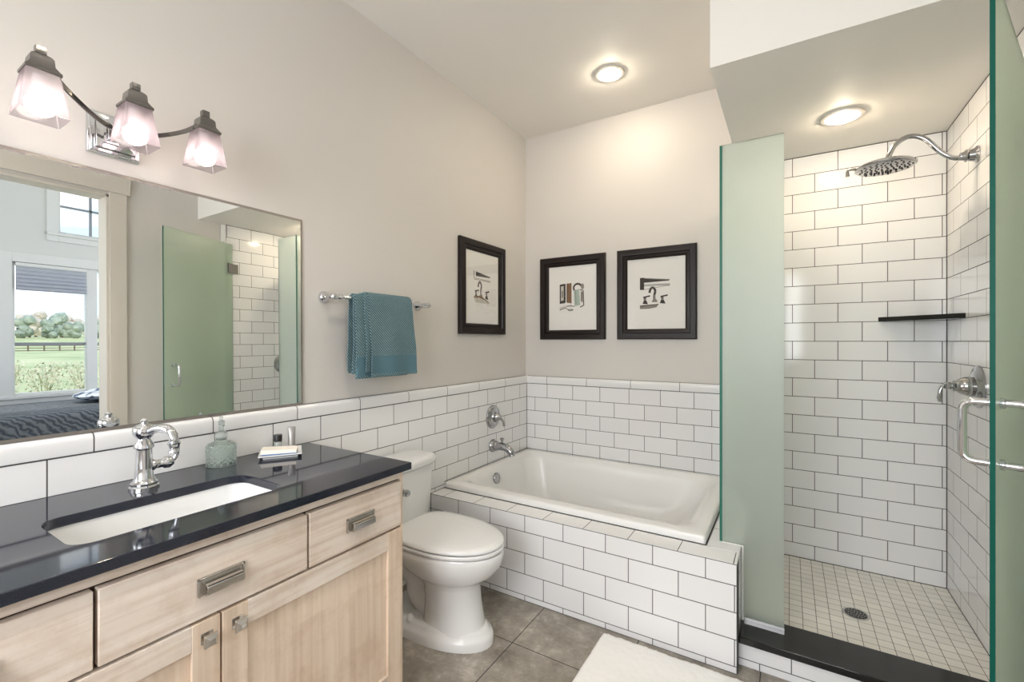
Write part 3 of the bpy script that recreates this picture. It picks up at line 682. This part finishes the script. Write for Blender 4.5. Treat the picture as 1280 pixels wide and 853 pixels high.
# ------------------------------------------------------------------ bathtub
def tub():
    t_ = thing('bathtub', 'white drop-in bathtub set in the tiled surround', 'bathtub', (.72, -.49, .426))
    b = MB(); rg = []
    def R4(x0, y0, x1, y1, r, z): rg.append([(x, y, z) for x, y in rrect(x0, y0, x1, y1, r, 8)])
    R4(.003, -.980, 1.431, -.003, .012, .427); R4(.003, -.980, 1.431, -.003, .012, .449); R4(.006, -.977, 1.428, -.006, .014, .457); R4(.012, -.970, 1.422, -.012, .018, .460)
    R4(.030, -.925, 1.395, -.028, .08, .4605); R4(.045, -.905, 1.372, -.040, .10, .457); R4(.062, -.888, 1.350, -.053, .12, .444); R4(.075, -.876, 1.325, -.064, .13, .415); R4(.088, -.864, 1.295, -.074, .135, .36)
    R4(.110, -.842, 1.235, -.092, .14, .26); R4(.140, -.815, 1.130, -.118, .15, .15); R4(.185, -.765, 1.03, -.165, .15, .095); R4(.26, -.68, .93, -.25, .14, .082)
    V = b.loft(rg, caps=False); b.f(V[-1]); b.build('tub_shell', m_acr, t_, smooth=60)
    b = MB(); d = Vector((1, 0, .14)).normalized(); b.lathe([(.036, -.004), (.036, .004), (.032, .009), (.026, .010), (.024, .007), (.001, .008)], (.087, -.555, .385), d, 28); b.build('overflow_plate', m_fit, t_)
    b = MB(); b.lathe([(.03, 0), (.03, .004), (.001, .006)], (.36, -.47, .083), (0, 0, 1), 24, caps=False); b.build('drain', m_chrome, t_)
    v_ = thing('bath_valve', 'round chrome bath mixer valve on the tiled wall over the tub', 'valve', (0, -.475, .773))
    c = (0, -.475, .773)
    b = MB(); b.lathe([(.080, .0005), (.080, .006), (.074, .012), (.064, .011), (.058, .017), (.038, .022), (.034, .030)], c, (1, 0, 0), 36); b.build('plate', m_fit, v_)
    b = MB(); b.lathe([(.026, .028), (.030, .036), (.028, .048), (.018, .058), (.016, .064), (.008, .070), (.001, .071)], c, (1, 0, 0), 24)
    b.tube(bez([(.054, -.470, .770), (.062, -.448, .752), (.064, -.432, .728), (.062, -.425, .706)], 6), [.010]*6+[.008]*6+[.010]*6+[.007], 12); b.build('lever', m_fit, v_)
    s_ = thing('bath_spout', 'chrome tub spout under the bath valve', 'faucet', (0, -.475, .575))
    b = MB(); b.lathe([(.044, .0005), (.044, .008), (.038, .016), (.030, .024), (.034, .034), (.027, .046)], (0, -.475, .575), (1, 0, 0), 24)
    c = bez([(.03, -.475, .575), (.075, -.475, .578), (.115, -.475, .572), (.145, -.475, .552), (.158, -.475, .522)], 6); b.tube(c, [.028]*8+[.025]*(len(c)-12)+[.021, .019, .019, .021], 16); b.build('spout', m_fit, s_)
    b = MB(); b.lathe([(.007, 0), (.007, .018), (.014, .022), (.014, .032), (.006, .037)], (.078, -.475, .600), (0, 0, 1), 14); b.build('diverter', m_fit, s_)
tub()

# ------------------------------------------------------------------ toilet
def toilet():
    yc = -1.465
    t_ = thing('toilet', 'white two-piece toilet with closed lid between vanity and bathtub', 'toilet', (.35, yc, 0))
    def egg(z, xb, xf, hw, e=.0, n=44, pw=1.0):
        xm = xb+(xf-xb)*.46; out = []
        for i in range(n):
            a = 2*PI*i/n; c, s_ = math.cos(a), math.sin(a)
            if c >= 0: x = xm+(xf-xm)*c; y = hw*math.copysign(abs(s_)**1.0, s_)
            else: x = xm+(xm-xb)*math.copysign(abs(c)**(1-e), c); y = hw*math.copysign(abs(s_)**(1-e), s_)
            out.append((x, yc+y, z))
        return out
    b = MB()
    b.loft([egg(0, .10, .660, .148, .5), egg(.030, .10, .660, .148, .5), egg(.042, .105, .652, .141, .5), egg(.048, .11, .640, .130, .5), egg(.058, .115, .636, .126, .5), egg(.066, .13, .625, .116, .5)])
    b.loft([egg(.05, .335, .622, .112, .35), egg(.075, .338, .612, .106, .35), egg(.16, .342, .597, .100, .35), egg(.225, .330, .590, .101, .3), egg(.250, .310, .598, .112, .3), egg(.268, .285, .622, .133, .3), egg(.300, .235, .668, .160, .3), egg(.340, .19, .695, .178, .3), egg(.375, .165, .704, .184, .3), egg(.392, .16, .704, .185, .3), egg(.398, .165, .700, .181, .3)])
    # trapway behind the pedestal
    c = bez([(.06, yc, .20), (.16, yc, .235), (.25, yc, .20), (.27, yc, .12), (.36, yc, .07)], 6); b.tube(c, [.062]*len(c), 20)
    b.box((.05, yc-.10, .30), (.30, yc+.10, .392))
    b.build('bowl', m_cer, t_, smooth=55)
    b = MB(); b.loft([egg(.4030, .185, .702, .186, .45), egg(.4045, .180, .704, .188, .45), egg(.416, .180, .705, .189, .45), egg(.4195, .184, .702, .186, .45)]); b.build('seat', m_cer, t_, smooth=50)
    b = MB(); b.loft([egg(.4245, .186, .701, .186, .45), egg(.4260, .182, .703, .188, .45), egg(.434, .182, .703, .188, .45), egg(.4405, .190, .695, .181, .45), egg(.4435, .215, .67, .160, .45), egg(.445, .26, .62, .12, .45)]); b.build('lid', m_cer, t_, smooth=50)
    b = MB(); b.loft([egg(.397, .19, .692, .177, .45), egg(.4255, .19, .692, .177, .45)]); b.build('gap_shade_fill', m_gapshade, t_)  # dark fill that paints the shade in the gaps under seat and lid
    def tankring(z, hw, xf, bow, xb=.018, r=.03):
        pts = [(xb, yc-hw)]
        n = 14
        for i in range(n+1):
            q = -1+2*i/n; pts.append((xf+bow*(1-q*q)-(r if abs(q) == 1 else 0), yc+hw*q*(1 if abs(q) < 1 else 1.0)))
        pts.append((xb, yc+hw)); return [(x, y, z) for x, y in pts]
    b = MB(); b.loft([tankring(.385, .158, .165, .02), tankring(.41, .176, .175, .022), tankring(.55, .187, .182, .024), tankring(.678, .193, .187, .025)]); b.build('tank', m_cer, t_, bevel=.008, seg=3, smooth=50)
    b = MB(); b.loft([tankring(.680, .203, .197, .027, .012), tankring(.706, .205, .200, .027, .012), tankring(.716, .199, .194, .026, .016), tankring(.719, .18, .175, .022, .03)]); b.build('tank_lid', m_cer, t_, bevel=.004, seg=2, smooth=50)
    b = MB(); b.lathe([(.016, 0), (.016, .006), (.009, .010), (.008, .018), (.014, .024), (.017, .033), (.014, .042), (.004, .047)], (.203, yc-.060, .590), (1, 0, 0), 18)
    b.tube([(.236, yc-.060, .590), (.238, yc-.095, .587), (.238, yc-.125, .584)], [.006, .005, .007], 10); b.build('flush_lever', m_fit, t_)
    b = MB(); b.lathe([(.016, 0), (.016, .012), (.010, .022), (.001, .025)], (.31, yc-.115, .064), (0, 0, 1), 14); b.build('bolt_cap', m_cer, t_)
toilet()

# ------------------------------------------------------------------ shower glass
GP = -.903
def glass_slab(b, poly, y0, y1, edge=1):
    """vertical slab on an (x,z) outline between y0 and y1; faces 0, edges `edge`"""
    A = [b.v((x, y0, z)) for x, z in poly]; B = [b.v((x, y1, z)) for x, z in poly]
    b.f(A); b.f(B[::-1])
    for i in range(len(poly)):
        j = (i+1) % len(poly); f_ = b.f([A[i], B[i], B[j], A[j]]); f_.material_index = edge
m_hinge = mat('brushed_hinge_metal', col_lin=(.22, .21, .20), rough=.3, metal=.9)
def shower_glass():
    t_ = thing('fixed_glass_screen', 'fixed frosted glass panel notched over the bath deck end', 'glass panel', (1.6, GP, .12))
    b = MB(); glass_slab(b, [(1.488, .430), (1.5715, .430), (1.5715, .122), (1.716, .122), (1.716, 2.134), (1.488, 2.134)], GP-.005, GP+.005); b.build('frosted_glass', [m_frost, m_glassedge2], t_, smooth=0)
    b = MB(); b.box((1.572, GP-.010, .1175), (1.717, GP-.0052, .130)); b.box((1.572, GP+.0052, .1175), (1.717, GP+.010, .130)); b.build('channel', m_nickel, t_)
    b = MB(); b.box((1.5625, GP-.012, .1175), (1.571, GP+.012, .427)); b.box((1.4885, GP-.011, .4265), (1.571, GP+.011, .4295)); b.build('seal_strip', m_white, t_)
    t2 = thing('return_glass_screen', 'frosted glass panel standing on the bath deck between tub and shower', 'glass panel', (1.482, -.45, .428))
    b = MB(); b.M = Matrix(((0, 1, 0, 0), (1, 0, 0, 0), (0, 0, 1, 0), (0, 0, 0, 1)))
    glass_slab(b, [(GP-.005, .428), (-.002, .428), (-.002, 2.134), (GP-.005, 2.134)], 1.4772, 1.4872); b.build('frosted_glass', [m_frost, m_glassedge2], t2, smooth=0)
    # door, standing open
    E = Vector((2.1470, -1.5265)); Hh = Vector((2.392, -.905)); d = (Hh-E).normalized(); n = Vector((d.y, -d.x)); Lh = (Hh-E).length
    M = Matrix(((d.x, n.x, 0, E.x), (d.y, n.y, 0, E.y), (0, 0, 1, 0), (0, 0, 0, 1)))
    t3 = thing('shower_door', 'frosted green glass shower door standing open at the right', 'shower door', (Hh.x, Hh.y, .13))
    b = MB(); b.M = M; glass_slab(b, [(0, .130), (Lh-.012, .130), (Lh-.012, 2.168), (0, 2.168)], -.005, .005); gl = b.build('frosted_glass', [m_frost_door, m_glassedge], t3, smooth=0)
    b = MB(); b.M = M
    z0, z1, s_ = .986, 1.138, .070
    for sg in (-1, 1):
        pts = [(s_, sg*.005, z0)]
        r = .022; D = .062
        pts += [(s_, sg*(D-r), z0)]+[(s_, sg*(D-r+r*math.sin(R(a))), z0+r-r*math.cos(R(a))) for a in (22, 45, 68, 90)]+[(s_, sg*D, (z0+z1)/2)]
        pts += [(s_, sg*(D-r+r*math.cos(R(a))), z1-r+r*math.sin(R(a))) for a in (0, 22, 45, 68, 90)]+[(s_, sg*.005, z1)]
        b.tube(pts, .0095, 16)
        for z in (z0, z1): b.lathe([(.0135, 0), (.0135, .008), (.0105, .010)], (s_, sg*.0052, z), (0, sg, 0), 18)
    b.build('handle', m_chrome, t3)
    for z in (.42, 1.955):
        b = MB(); b.M = M
        b.box((Lh-.065, -.0125, z-.042), (Lh-.010, -.0052, z+.042)); b.box((Lh-.065, .0052, z-.042), (Lh-.010, .0125, z+.042))
        b.lathe([(.0085, z-.042), (.0085, z+.042)], (Lh-.004, 0, 0), n=14); b.M = Matrix.Identity(4)
        b.box((2.392, Hh.y-.012, z-.042), (2.3995, Hh.y+.045, z+.042)); b.build('hinge', m_hinge, t3, bevel=.001)
shower_glass()
# ------------------------------------------------------------------ shower fittings
def shower_bits():
    # corner shelf
    b = MB(); n = 8; A = [(2.132, -.0005), (2.3995, -.0005), (2.3995, -.284)]
    b.plate(A, [], 1.393, 1.416)
    tag(b.build('corner_shelf', m_granite, origin=(2.33, -.07, 1.393), bevel=.0015), 'black stone corner shelf in the shower', 'shelf')
    y = -.435
    t_ = thing('rain_shower', 'chrome rain shower head on curved wall arm', 'shower head', (2.4, y, 2.066))
    b = MB(); b.lathe([(.034, .0005), (.034, .006), (.026, .012), (.022, .03), (.026, .036), (.018, .044), (.015, .056)], (2.4, y, 2.066), (-1, 0, 0), 24); b.build('flange', m_fit, t_)
    b = MB(); c = bez([(2.36, y, 2.064), (2.325, y, 2.066), (2.285, y, 2.100), (2.235, y, 2.166), (2.185, y, 2.190), (2.138, y, 2.168), (2.114, y, 2.122), (2.108, y, 2.098)], 6); b.tube(c, .0105, 14)
    b.lathe([(.016, 0), (.020, .010), (.014, .018)], (2.107, y, 2.088), (0, 0, 1), 18); b.build('arm', m_fit, t_)
    c = (2.100, y, 2.082)
    b = MB(); b.lathe([(.012, .012), (.05, .008), (.100, .002), (.110, -.006), (.110, -.012), (.104, -.016), (.001, -.016)], c, (0, 0, 1), 44, caps=False); b.build('spray_disc', m_fit, t_)
    b = MB()
    for i in range(70):
        r = .096*math.sqrt((i+.5)/70); a = i*2.39996; b.lathe([(.0042, -.0145), (.0035, -.019)], (c[0]+r*math.cos(a), c[1]+r*math.sin(a), c[2]), n=7)
    no = b.build('nozzles', m_darkmetal, t_); no['kind'] = 'stuff'
    b = MB(); b.tube([(1.995, y, 2.084), (1.968, y-.006, 2.084), (1.963, y-.007, 2.076), (1.963, y-.007, 2.052)], [.007, .007, .006, .009], 10); b.build('spray_lever', m_nickel, t_)
    v_ = thing('shower_valve', 'round chrome shower valve with drop lever on the right shower wall', 'valve', (2.4, -.447, 1.105))
    c = (2.4, -.447, 1.102)
    b = MB(); b.lathe([(.088, .0005), (.088, .005), (.082, .010), (.066, .012), (.060, .018), (.040, .022)], c, (-1, 0, 0), 40); b.build('plate', m_fit, v_)
    b = MB(); b.lathe([(.038, .02), (.042, .03), (.034, .056), (.022, .072), (.024, .078), (.016, .084), (.013, .098), (.016, .104), (.006, .112)], c, (-1, 0, 0), 28)
    b.tube([(2.302, -.447, 1.104), (2.287, -.449, 1.100), (2.280, -.450, 1.080), (2.279, -.450, 1.048), (2.279, -.450, 1.032)], [.008, .008, .006, .010, .005], 12); b.build('lever', m_fit, v_)
    d_ = thing('shower_drain', 'round dark drain grate in the mosaic shower floor', 'drain', (1.989, -.497, .06))
    b = MB(); b.lathe([(.050, .0005), (.050, .003), (.044, .004), (.042, .003), (.001, .003)], (1.989, -.497, .06), n=36, caps=False); b.build('ring', m_nickel, d_)
    b = MB(); b.lathe([(.041, .002), (.041, .0042), (.001, .0042)], (1.989, -.497, .06), n=30, caps=False)
    b.build('grate', m_darkmetal, d_)
    b = MB()
    for i in range(36):
        r = .037*math.sqrt((i+.5)/36); a = i*2.39996; b.lathe([(.0022, .0043), (.0018, .0048)], (1.989+r*math.cos(a), -.497+r*math.sin(a), .06), n=6)
    b.build('grate_pattern', m_nickel, d_)['kind'] = 'stuff'
shower_bits()
# ------------------------------------------------------------------ bath mat
def bathmat():
    b = MB(); nx, ny = 60, 84; x0, x1, y0, y1 = 1.036, 1.615, -1.985, -1.138; th = .016
    G = []
    for j in range(ny+1):
        row = []
        for i in range(nx+1):
            x = x0+(x1-x0)*i/nx; y = y0+(y1-y0)*j/ny
            ex = min(i, nx-i)/nx*(x1-x0); ey = min(j, ny-j)/ny*(y1-y0); e = min(ex, ey)
            z = th*min(1, (e/.012+.25))+.004*noise.noise((x*70, y*70, 0))*min(1, e/.01)+.003*noise.noise((x*9, y*9, 3))*min(1, e/.02)
            xx = x+(.003*noise.noise((y*40, 1, x*3)) if e == 0 else 0); yy = y+(.003*noise.noise((x*40, 5, y*3)) if e == 0 else 0)
            row.append(b.v((xx, yy, max(.004, z))))
        G.append(row)
    for j in range(ny):
        for i in range(nx): b.f([G[j][i], G[j][i+1], G[j+1][i+1], G[j+1][i]])
    ring = G[0]+[r[-1] for r in G[1:]]+G[-1][-2::-1]+[r[0] for r in G[-2:0:-1]]
    low = [b.v((v.co.x, v.co.y, .0008)) for v in ring]
    for i in range(len(ring)): j = (i+1) % len(ring); b.f([ring[i], ring[j], low[j], low[i]])
    b.f(low)
    tag(b.build('bath_mat', m_mat, origin=(1.32, -1.56, 0), smooth=80), 'white fluffy bath mat on the slate floor beside the tub', 'bath mat')
bathmat()

# ------------------------------------------------------------------ bedroom seen in the mirror
BX = 6.2
b = MB(); b.box((XR+.12, -6, -.12), (BX+.25, 3.2, 0)); struct(b.build('floor_bedroom', m_carpet, smooth=0))
BCANS = [(4.0, -1.9), (4.0, -.3), (5.3, -3.2)]  # unseen lights added to brighten the bedroom
b = MB(); b.plate([(XR, -6), (BX+.25, -6), (BX+.25, 3.2), (XR, 3.2)], [circ(x, y, .066) for x, y in BCANS], 3.9, 4.05); struct(b.build('ceiling_bedroom', m_bedwall, smooth=0))
for (x, y), lb in zip(BCANS, ('facing the bed end', 'near the far corner', 'above the bed middle')): can('recessed_light', x, y, 3.9, 'added unseen recessed light in the bedroom ceiling '+lb)
W1 = (-1.475, .75, .70, 2.33); W2 = (-1.066, .34, 2.75, 3.55)
b = MB()
b.box((BX, -6, 0), (BX+.16, W1[0], 3.9)); b.box((BX, W1[1], 0), (BX+.16, 3.2, 3.9)); b.box((BX, W1[0], 0), (BX+.16, W1[1], W1[2])); b.box((BX, W1[0], W1[3]), (BX+.16, W1[1], W2[2]))
b.box((BX, W1[0], W2[2]), (BX+.16, W2[0], 3.9)); b.box((BX, W2[1], W2[2]), (BX+.16, W1[1], 3.9)); b.box((BX, W2[0], W2[3]), (BX+.16, W2[1], 3.9))
struct(b.build('wall_bedroom', m_bedwall, smooth=0))
def window(name, r, mull, bars, cas):
    y0, y1, z0, z1 = r
    b = MB(); f_ = .03; x0, x1 = BX+.03, BX+.10
    b.box((x0, y0, z0), (x1, y0+f_, z1)); b.box((x0, y1-f_, z0), (x1, y1, z1)); b.box((x0, y0+f_, z0), (x1, y1-f_, z0+f_)); b.box((x0, y0+f_, z1-f_), (x1, y1-f_, z1))
    c0 = BX-.02
    b.box((c0, y0-cas, z0-cas), (BX-.0005, y0, z1+cas)); b.box((c0, y1, z0-cas), (BX-.0005, y1+cas, z1+cas)); b.box((c0, y0, z1), (BX-.0005, y1, z1+cas)); b.box((c0-.02, y0-cas, z0-.035), (BX-.0005, y1+cas, z0)); b.box((c0, y0, z0-cas), (BX-.0005, y1, z0-.035))
    for a, c in mull: b.box((x0-.02, a, z0), (x1, c, z1))
    fr = struct(b.build(name, m_white, bevel=.003))
    b = MB()
    for (ya, yb, za, zb_) in bars: b.box((x0+.02, ya, za), (x0+.045, yb, zb_))
    b.build('glazing_bar', m_silver if False else m_white2, fr)
    b = MB(); b.f([b.v(p) for p in ((BX+.065, y0, z0), (BX+.065, y1, z0), (BX+.065, y1, z1), (BX+.065, y0, z1))]); b.build('window_pane', m_pane, fr, smooth=0)
m_white2 = mat('grey_bar', (150, 152, 156), .4)
window('window_1', W1, [(-.79, -.68), (-.03, .08)], [(-1.45, -.79, 1.315, 1.35), (-.68, -.03, 1.315, 1.35)], .12)
window('window_2', W2, [], [(-.745, -.72, 2.75, 3.55), (-.02, .005, 2.75, 3.55), (-1.04, .31, 3.105, 3.13)], .11)
t_ = thing('window_blind', 'grey fabric blind gathered at the top of the bedroom window', 'blind', (BX+.01, -1.12, 2.30))
b = MB(); prof = [(BX+.015, 2.30)]
for i in range(6): z = 2.27-.047*i; prof += [(BX-.012-.008*i, z-.012), (BX-.018-.008*i, z-.035), (BX+.006, z-.044)]
prof += [(BX-.03, 2.0), (BX+.012, 1.99)]
b.loft([[(x, y, z) for x, z in prof] for y in (-1.44, -.80)]); b.build('gathered_fabric', m_blind, t_, smooth=0)
b = MB(); b.box((BX-.012, -1.445, 2.285), (BX+.028, -.795, 2.325)); b.build('head_rail', m_white, t_)
def rbox(name, a, c, m, par, bev, org=None):
    b = MB(); b.box(a, c); return b.build(name, m, par, bevel=bev, seg=4, origin=org)
bed = thing('bed', 'bed with quilted dark blue cover in front of the bedroom window', 'bed', (5.2, -2.3, 0))
rbox('base', (4.56, -4.2, .08), (5.98, -.62, .27), m_gapdark, bed, .02)
rbox('quilt', (4.50, -4.25, .12), (6.04, -.58, .625), m_navy, bed, .07)
for x in (4.62, 5.9):
    for y in (-4.1, -.72): rbox('leg', (x-.03, y-.03, 0), (x+.03, y+.03, .09), m_bark, bed, .003)
b = MB(); rg = []
for k in range(9):
    q = k/8; s_ = math.sin(PI*(.08+.84*q)); rg.append([(5.35+.40*math.cos(2*PI*i/24)*s_*(1+.12*math.cos(8*PI*i/24)), -.86+.27*math.sin(2*PI*i/24)*s_*(1+.12*math.cos(8*PI*i/24)), .634+.15*q+.006*math.sin(i)) for i in range(24)])
b.loft(rg); tag(b.build('pillow', m_pillow, origin=(5.35, -.86, .628)), 'blue and white patterned pillow lying on the bed end', 'pillow')

# ------------------------------------------------------------------ outdoors beyond the bedroom window
GP_ = [(6.6, -.05), (12.5, .20), (40, .45), (74, 1.0), (100, 3.0), (130, 3.7), (180, 6.0), (420, 13)]
def gz(x):
    for (a, za), (c, zc_) in zip(GP_, GP_[1:]):
        if x <= c: return za+(zc_-za)*(x-a)/(c-a)
    return GP_[-1][1]
b = MB(); b.loft([[(x, -200, z), (x, 300, z), (x, 300, z-.5), (x, -200, z-.5)] for x, z in GP_]); struct(b.build('ground', m_grass, smooth=0))
def fence(x, ya, yb, step, label, h_):
    z0 = gz(x); t_ = thing('field_fence', label, 'fence', (x, (ya+yb)/2, z0)); n = int((yb-ya)/step)
    for k in range(n+1):
        y = ya+k*step; b = MB(); b.box((x-.06, y-.06, z0), (x+.06, y+.06, z0+h_)); b.build('post', m_fence, t_)
    for z in (.12, .5, .92): b = MB(); b.box((x-.03, ya, z0+h_*z-.04), (x+.03, yb, z0+h_*z+.04)); b.build('rail', m_fence, t_)
fence(74, 8, 26, 1.35, 'brown post and rail fence across the middle of the field', .72)
def blob(b, c, r, sq, seed, sub=2, amp=.35):
    g = bmesh.ops.create_icosphere(b.bm, subdivisions=sub, radius=1)
    for v in g['verts']:
        p = v.co.copy(); k = 1+amp*noise.noise(p*2.1+Vector((seed, 0, 0)))+amp*.6*noise.noise(p*5+Vector((0, seed, 0)))
        v.co = Vector(c)+Vector((p.x*r*k, p.y*r*k, p.z*r*sq*k))
random.seed(3)
tl = [('hazy bushy tree at the far edge of the field', m_tree), ('brownish autumn tree in the distant tree line', m_tree2)]
TR = [(100, 15.6+3.0*k, random.uniform(3.3, 4.0), 0) for k in range(5)]+[(114, 18.0+4.3*k, random.uniform(4.4, 5.2), 1 if k % 2 else 0) for k in range(5)]+[(131, 21.5+5.4*k, random.uniform(5.6, 6.4), 1) for k in range(5)]
for i, (x, y, h_, k) in enumerate(TR):
    z0 = gz(x); t_ = thing('distant_tree', tl[k][0], 'tree', (x, y, z0), 'tree line beyond the field' if k == 0 else 'autumn trees beyond the field')
    b = MB()
    for j in range(7): blob(b, (x+random.uniform(-1, 1)*h_*.10, y+random.uniform(-1, 1)*h_*.21, z0+h_*random.uniform(.14, .78)), h_*random.uniform(.16, .22), 1.0, i*7+j)
    b.build('crown', tl[k][1], t_)
    b = MB(); b.tube([(x, y, z0), (x, y, z0+h_*.5)], [h_*.04, h_*.025], 8); b.build('trunk', m_bark, t_)
hx, hy = 122, 21.0; hz = gz(hx)
t_ = thing('distant_house', 'low white house at the left end of the tree line', 'house', (hx, hy, hz))
b = MB(); b.box((hx-1.5, hy-2, hz), (hx+1.5, hy+1.8, hz+2.4)); b.build('walls', m_house, t_)
b = MB(); b.loft([[(hx-1.8, y, hz+2.4), (hx+1.8, y, hz+2.4), (hx, y, hz+3.1)] for y in (hy-2.3, hy+2.1)]); b.build('roof', m_roof, t_)
for k in range(4): b = MB(); b.box((hx-1.54, hy-1.7+k*.9, hz+1.1), (hx-1.5, hy-1.3+k*.9, hz+1.8)); b.build('window', m_win, t_)
for i in range(12):
    x = 12.2+(i % 2)*.95; y = -1.05+i*.31; z0 = gz(x); h_ = random.uniform(.55, .78)
    b = MB(); rnd = random.Random(i)
    for j in range(230):
        th = rnd.uniform(0, 2*PI); rr = .30*math.sqrt(rnd.random()); z = z0+.03+h_*rnd.random()**.8; s_ = rnd.uniform(.018, .045)
        c = Vector((x+rr*math.cos(th), y+rr*math.sin(th), z)); u = Vector((rnd.gauss(0, 1), rnd.gauss(0, 1), rnd.gauss(0, 1))).normalized()*s_; v_ = u.orthogonal().normalized()*s_*.6
        b.f([b.v(c+u), b.v(c+v_), b.v(c-u), b.v(c-v_)])
    for j in range(7):
        a = j*.9; b.tube([(x, y, z0), (x+.25*math.cos(a), y+.25*math.sin(a), z0+h_*.9)], [.010, .004], 5)
    tag(b.build('garden_shrub', m_shrub, origin=(x, y, z0), smooth=0), 'pale twiggy shrub in the bed outside the bedroom window', 'shrub', 'shrubs outside the bedroom window')
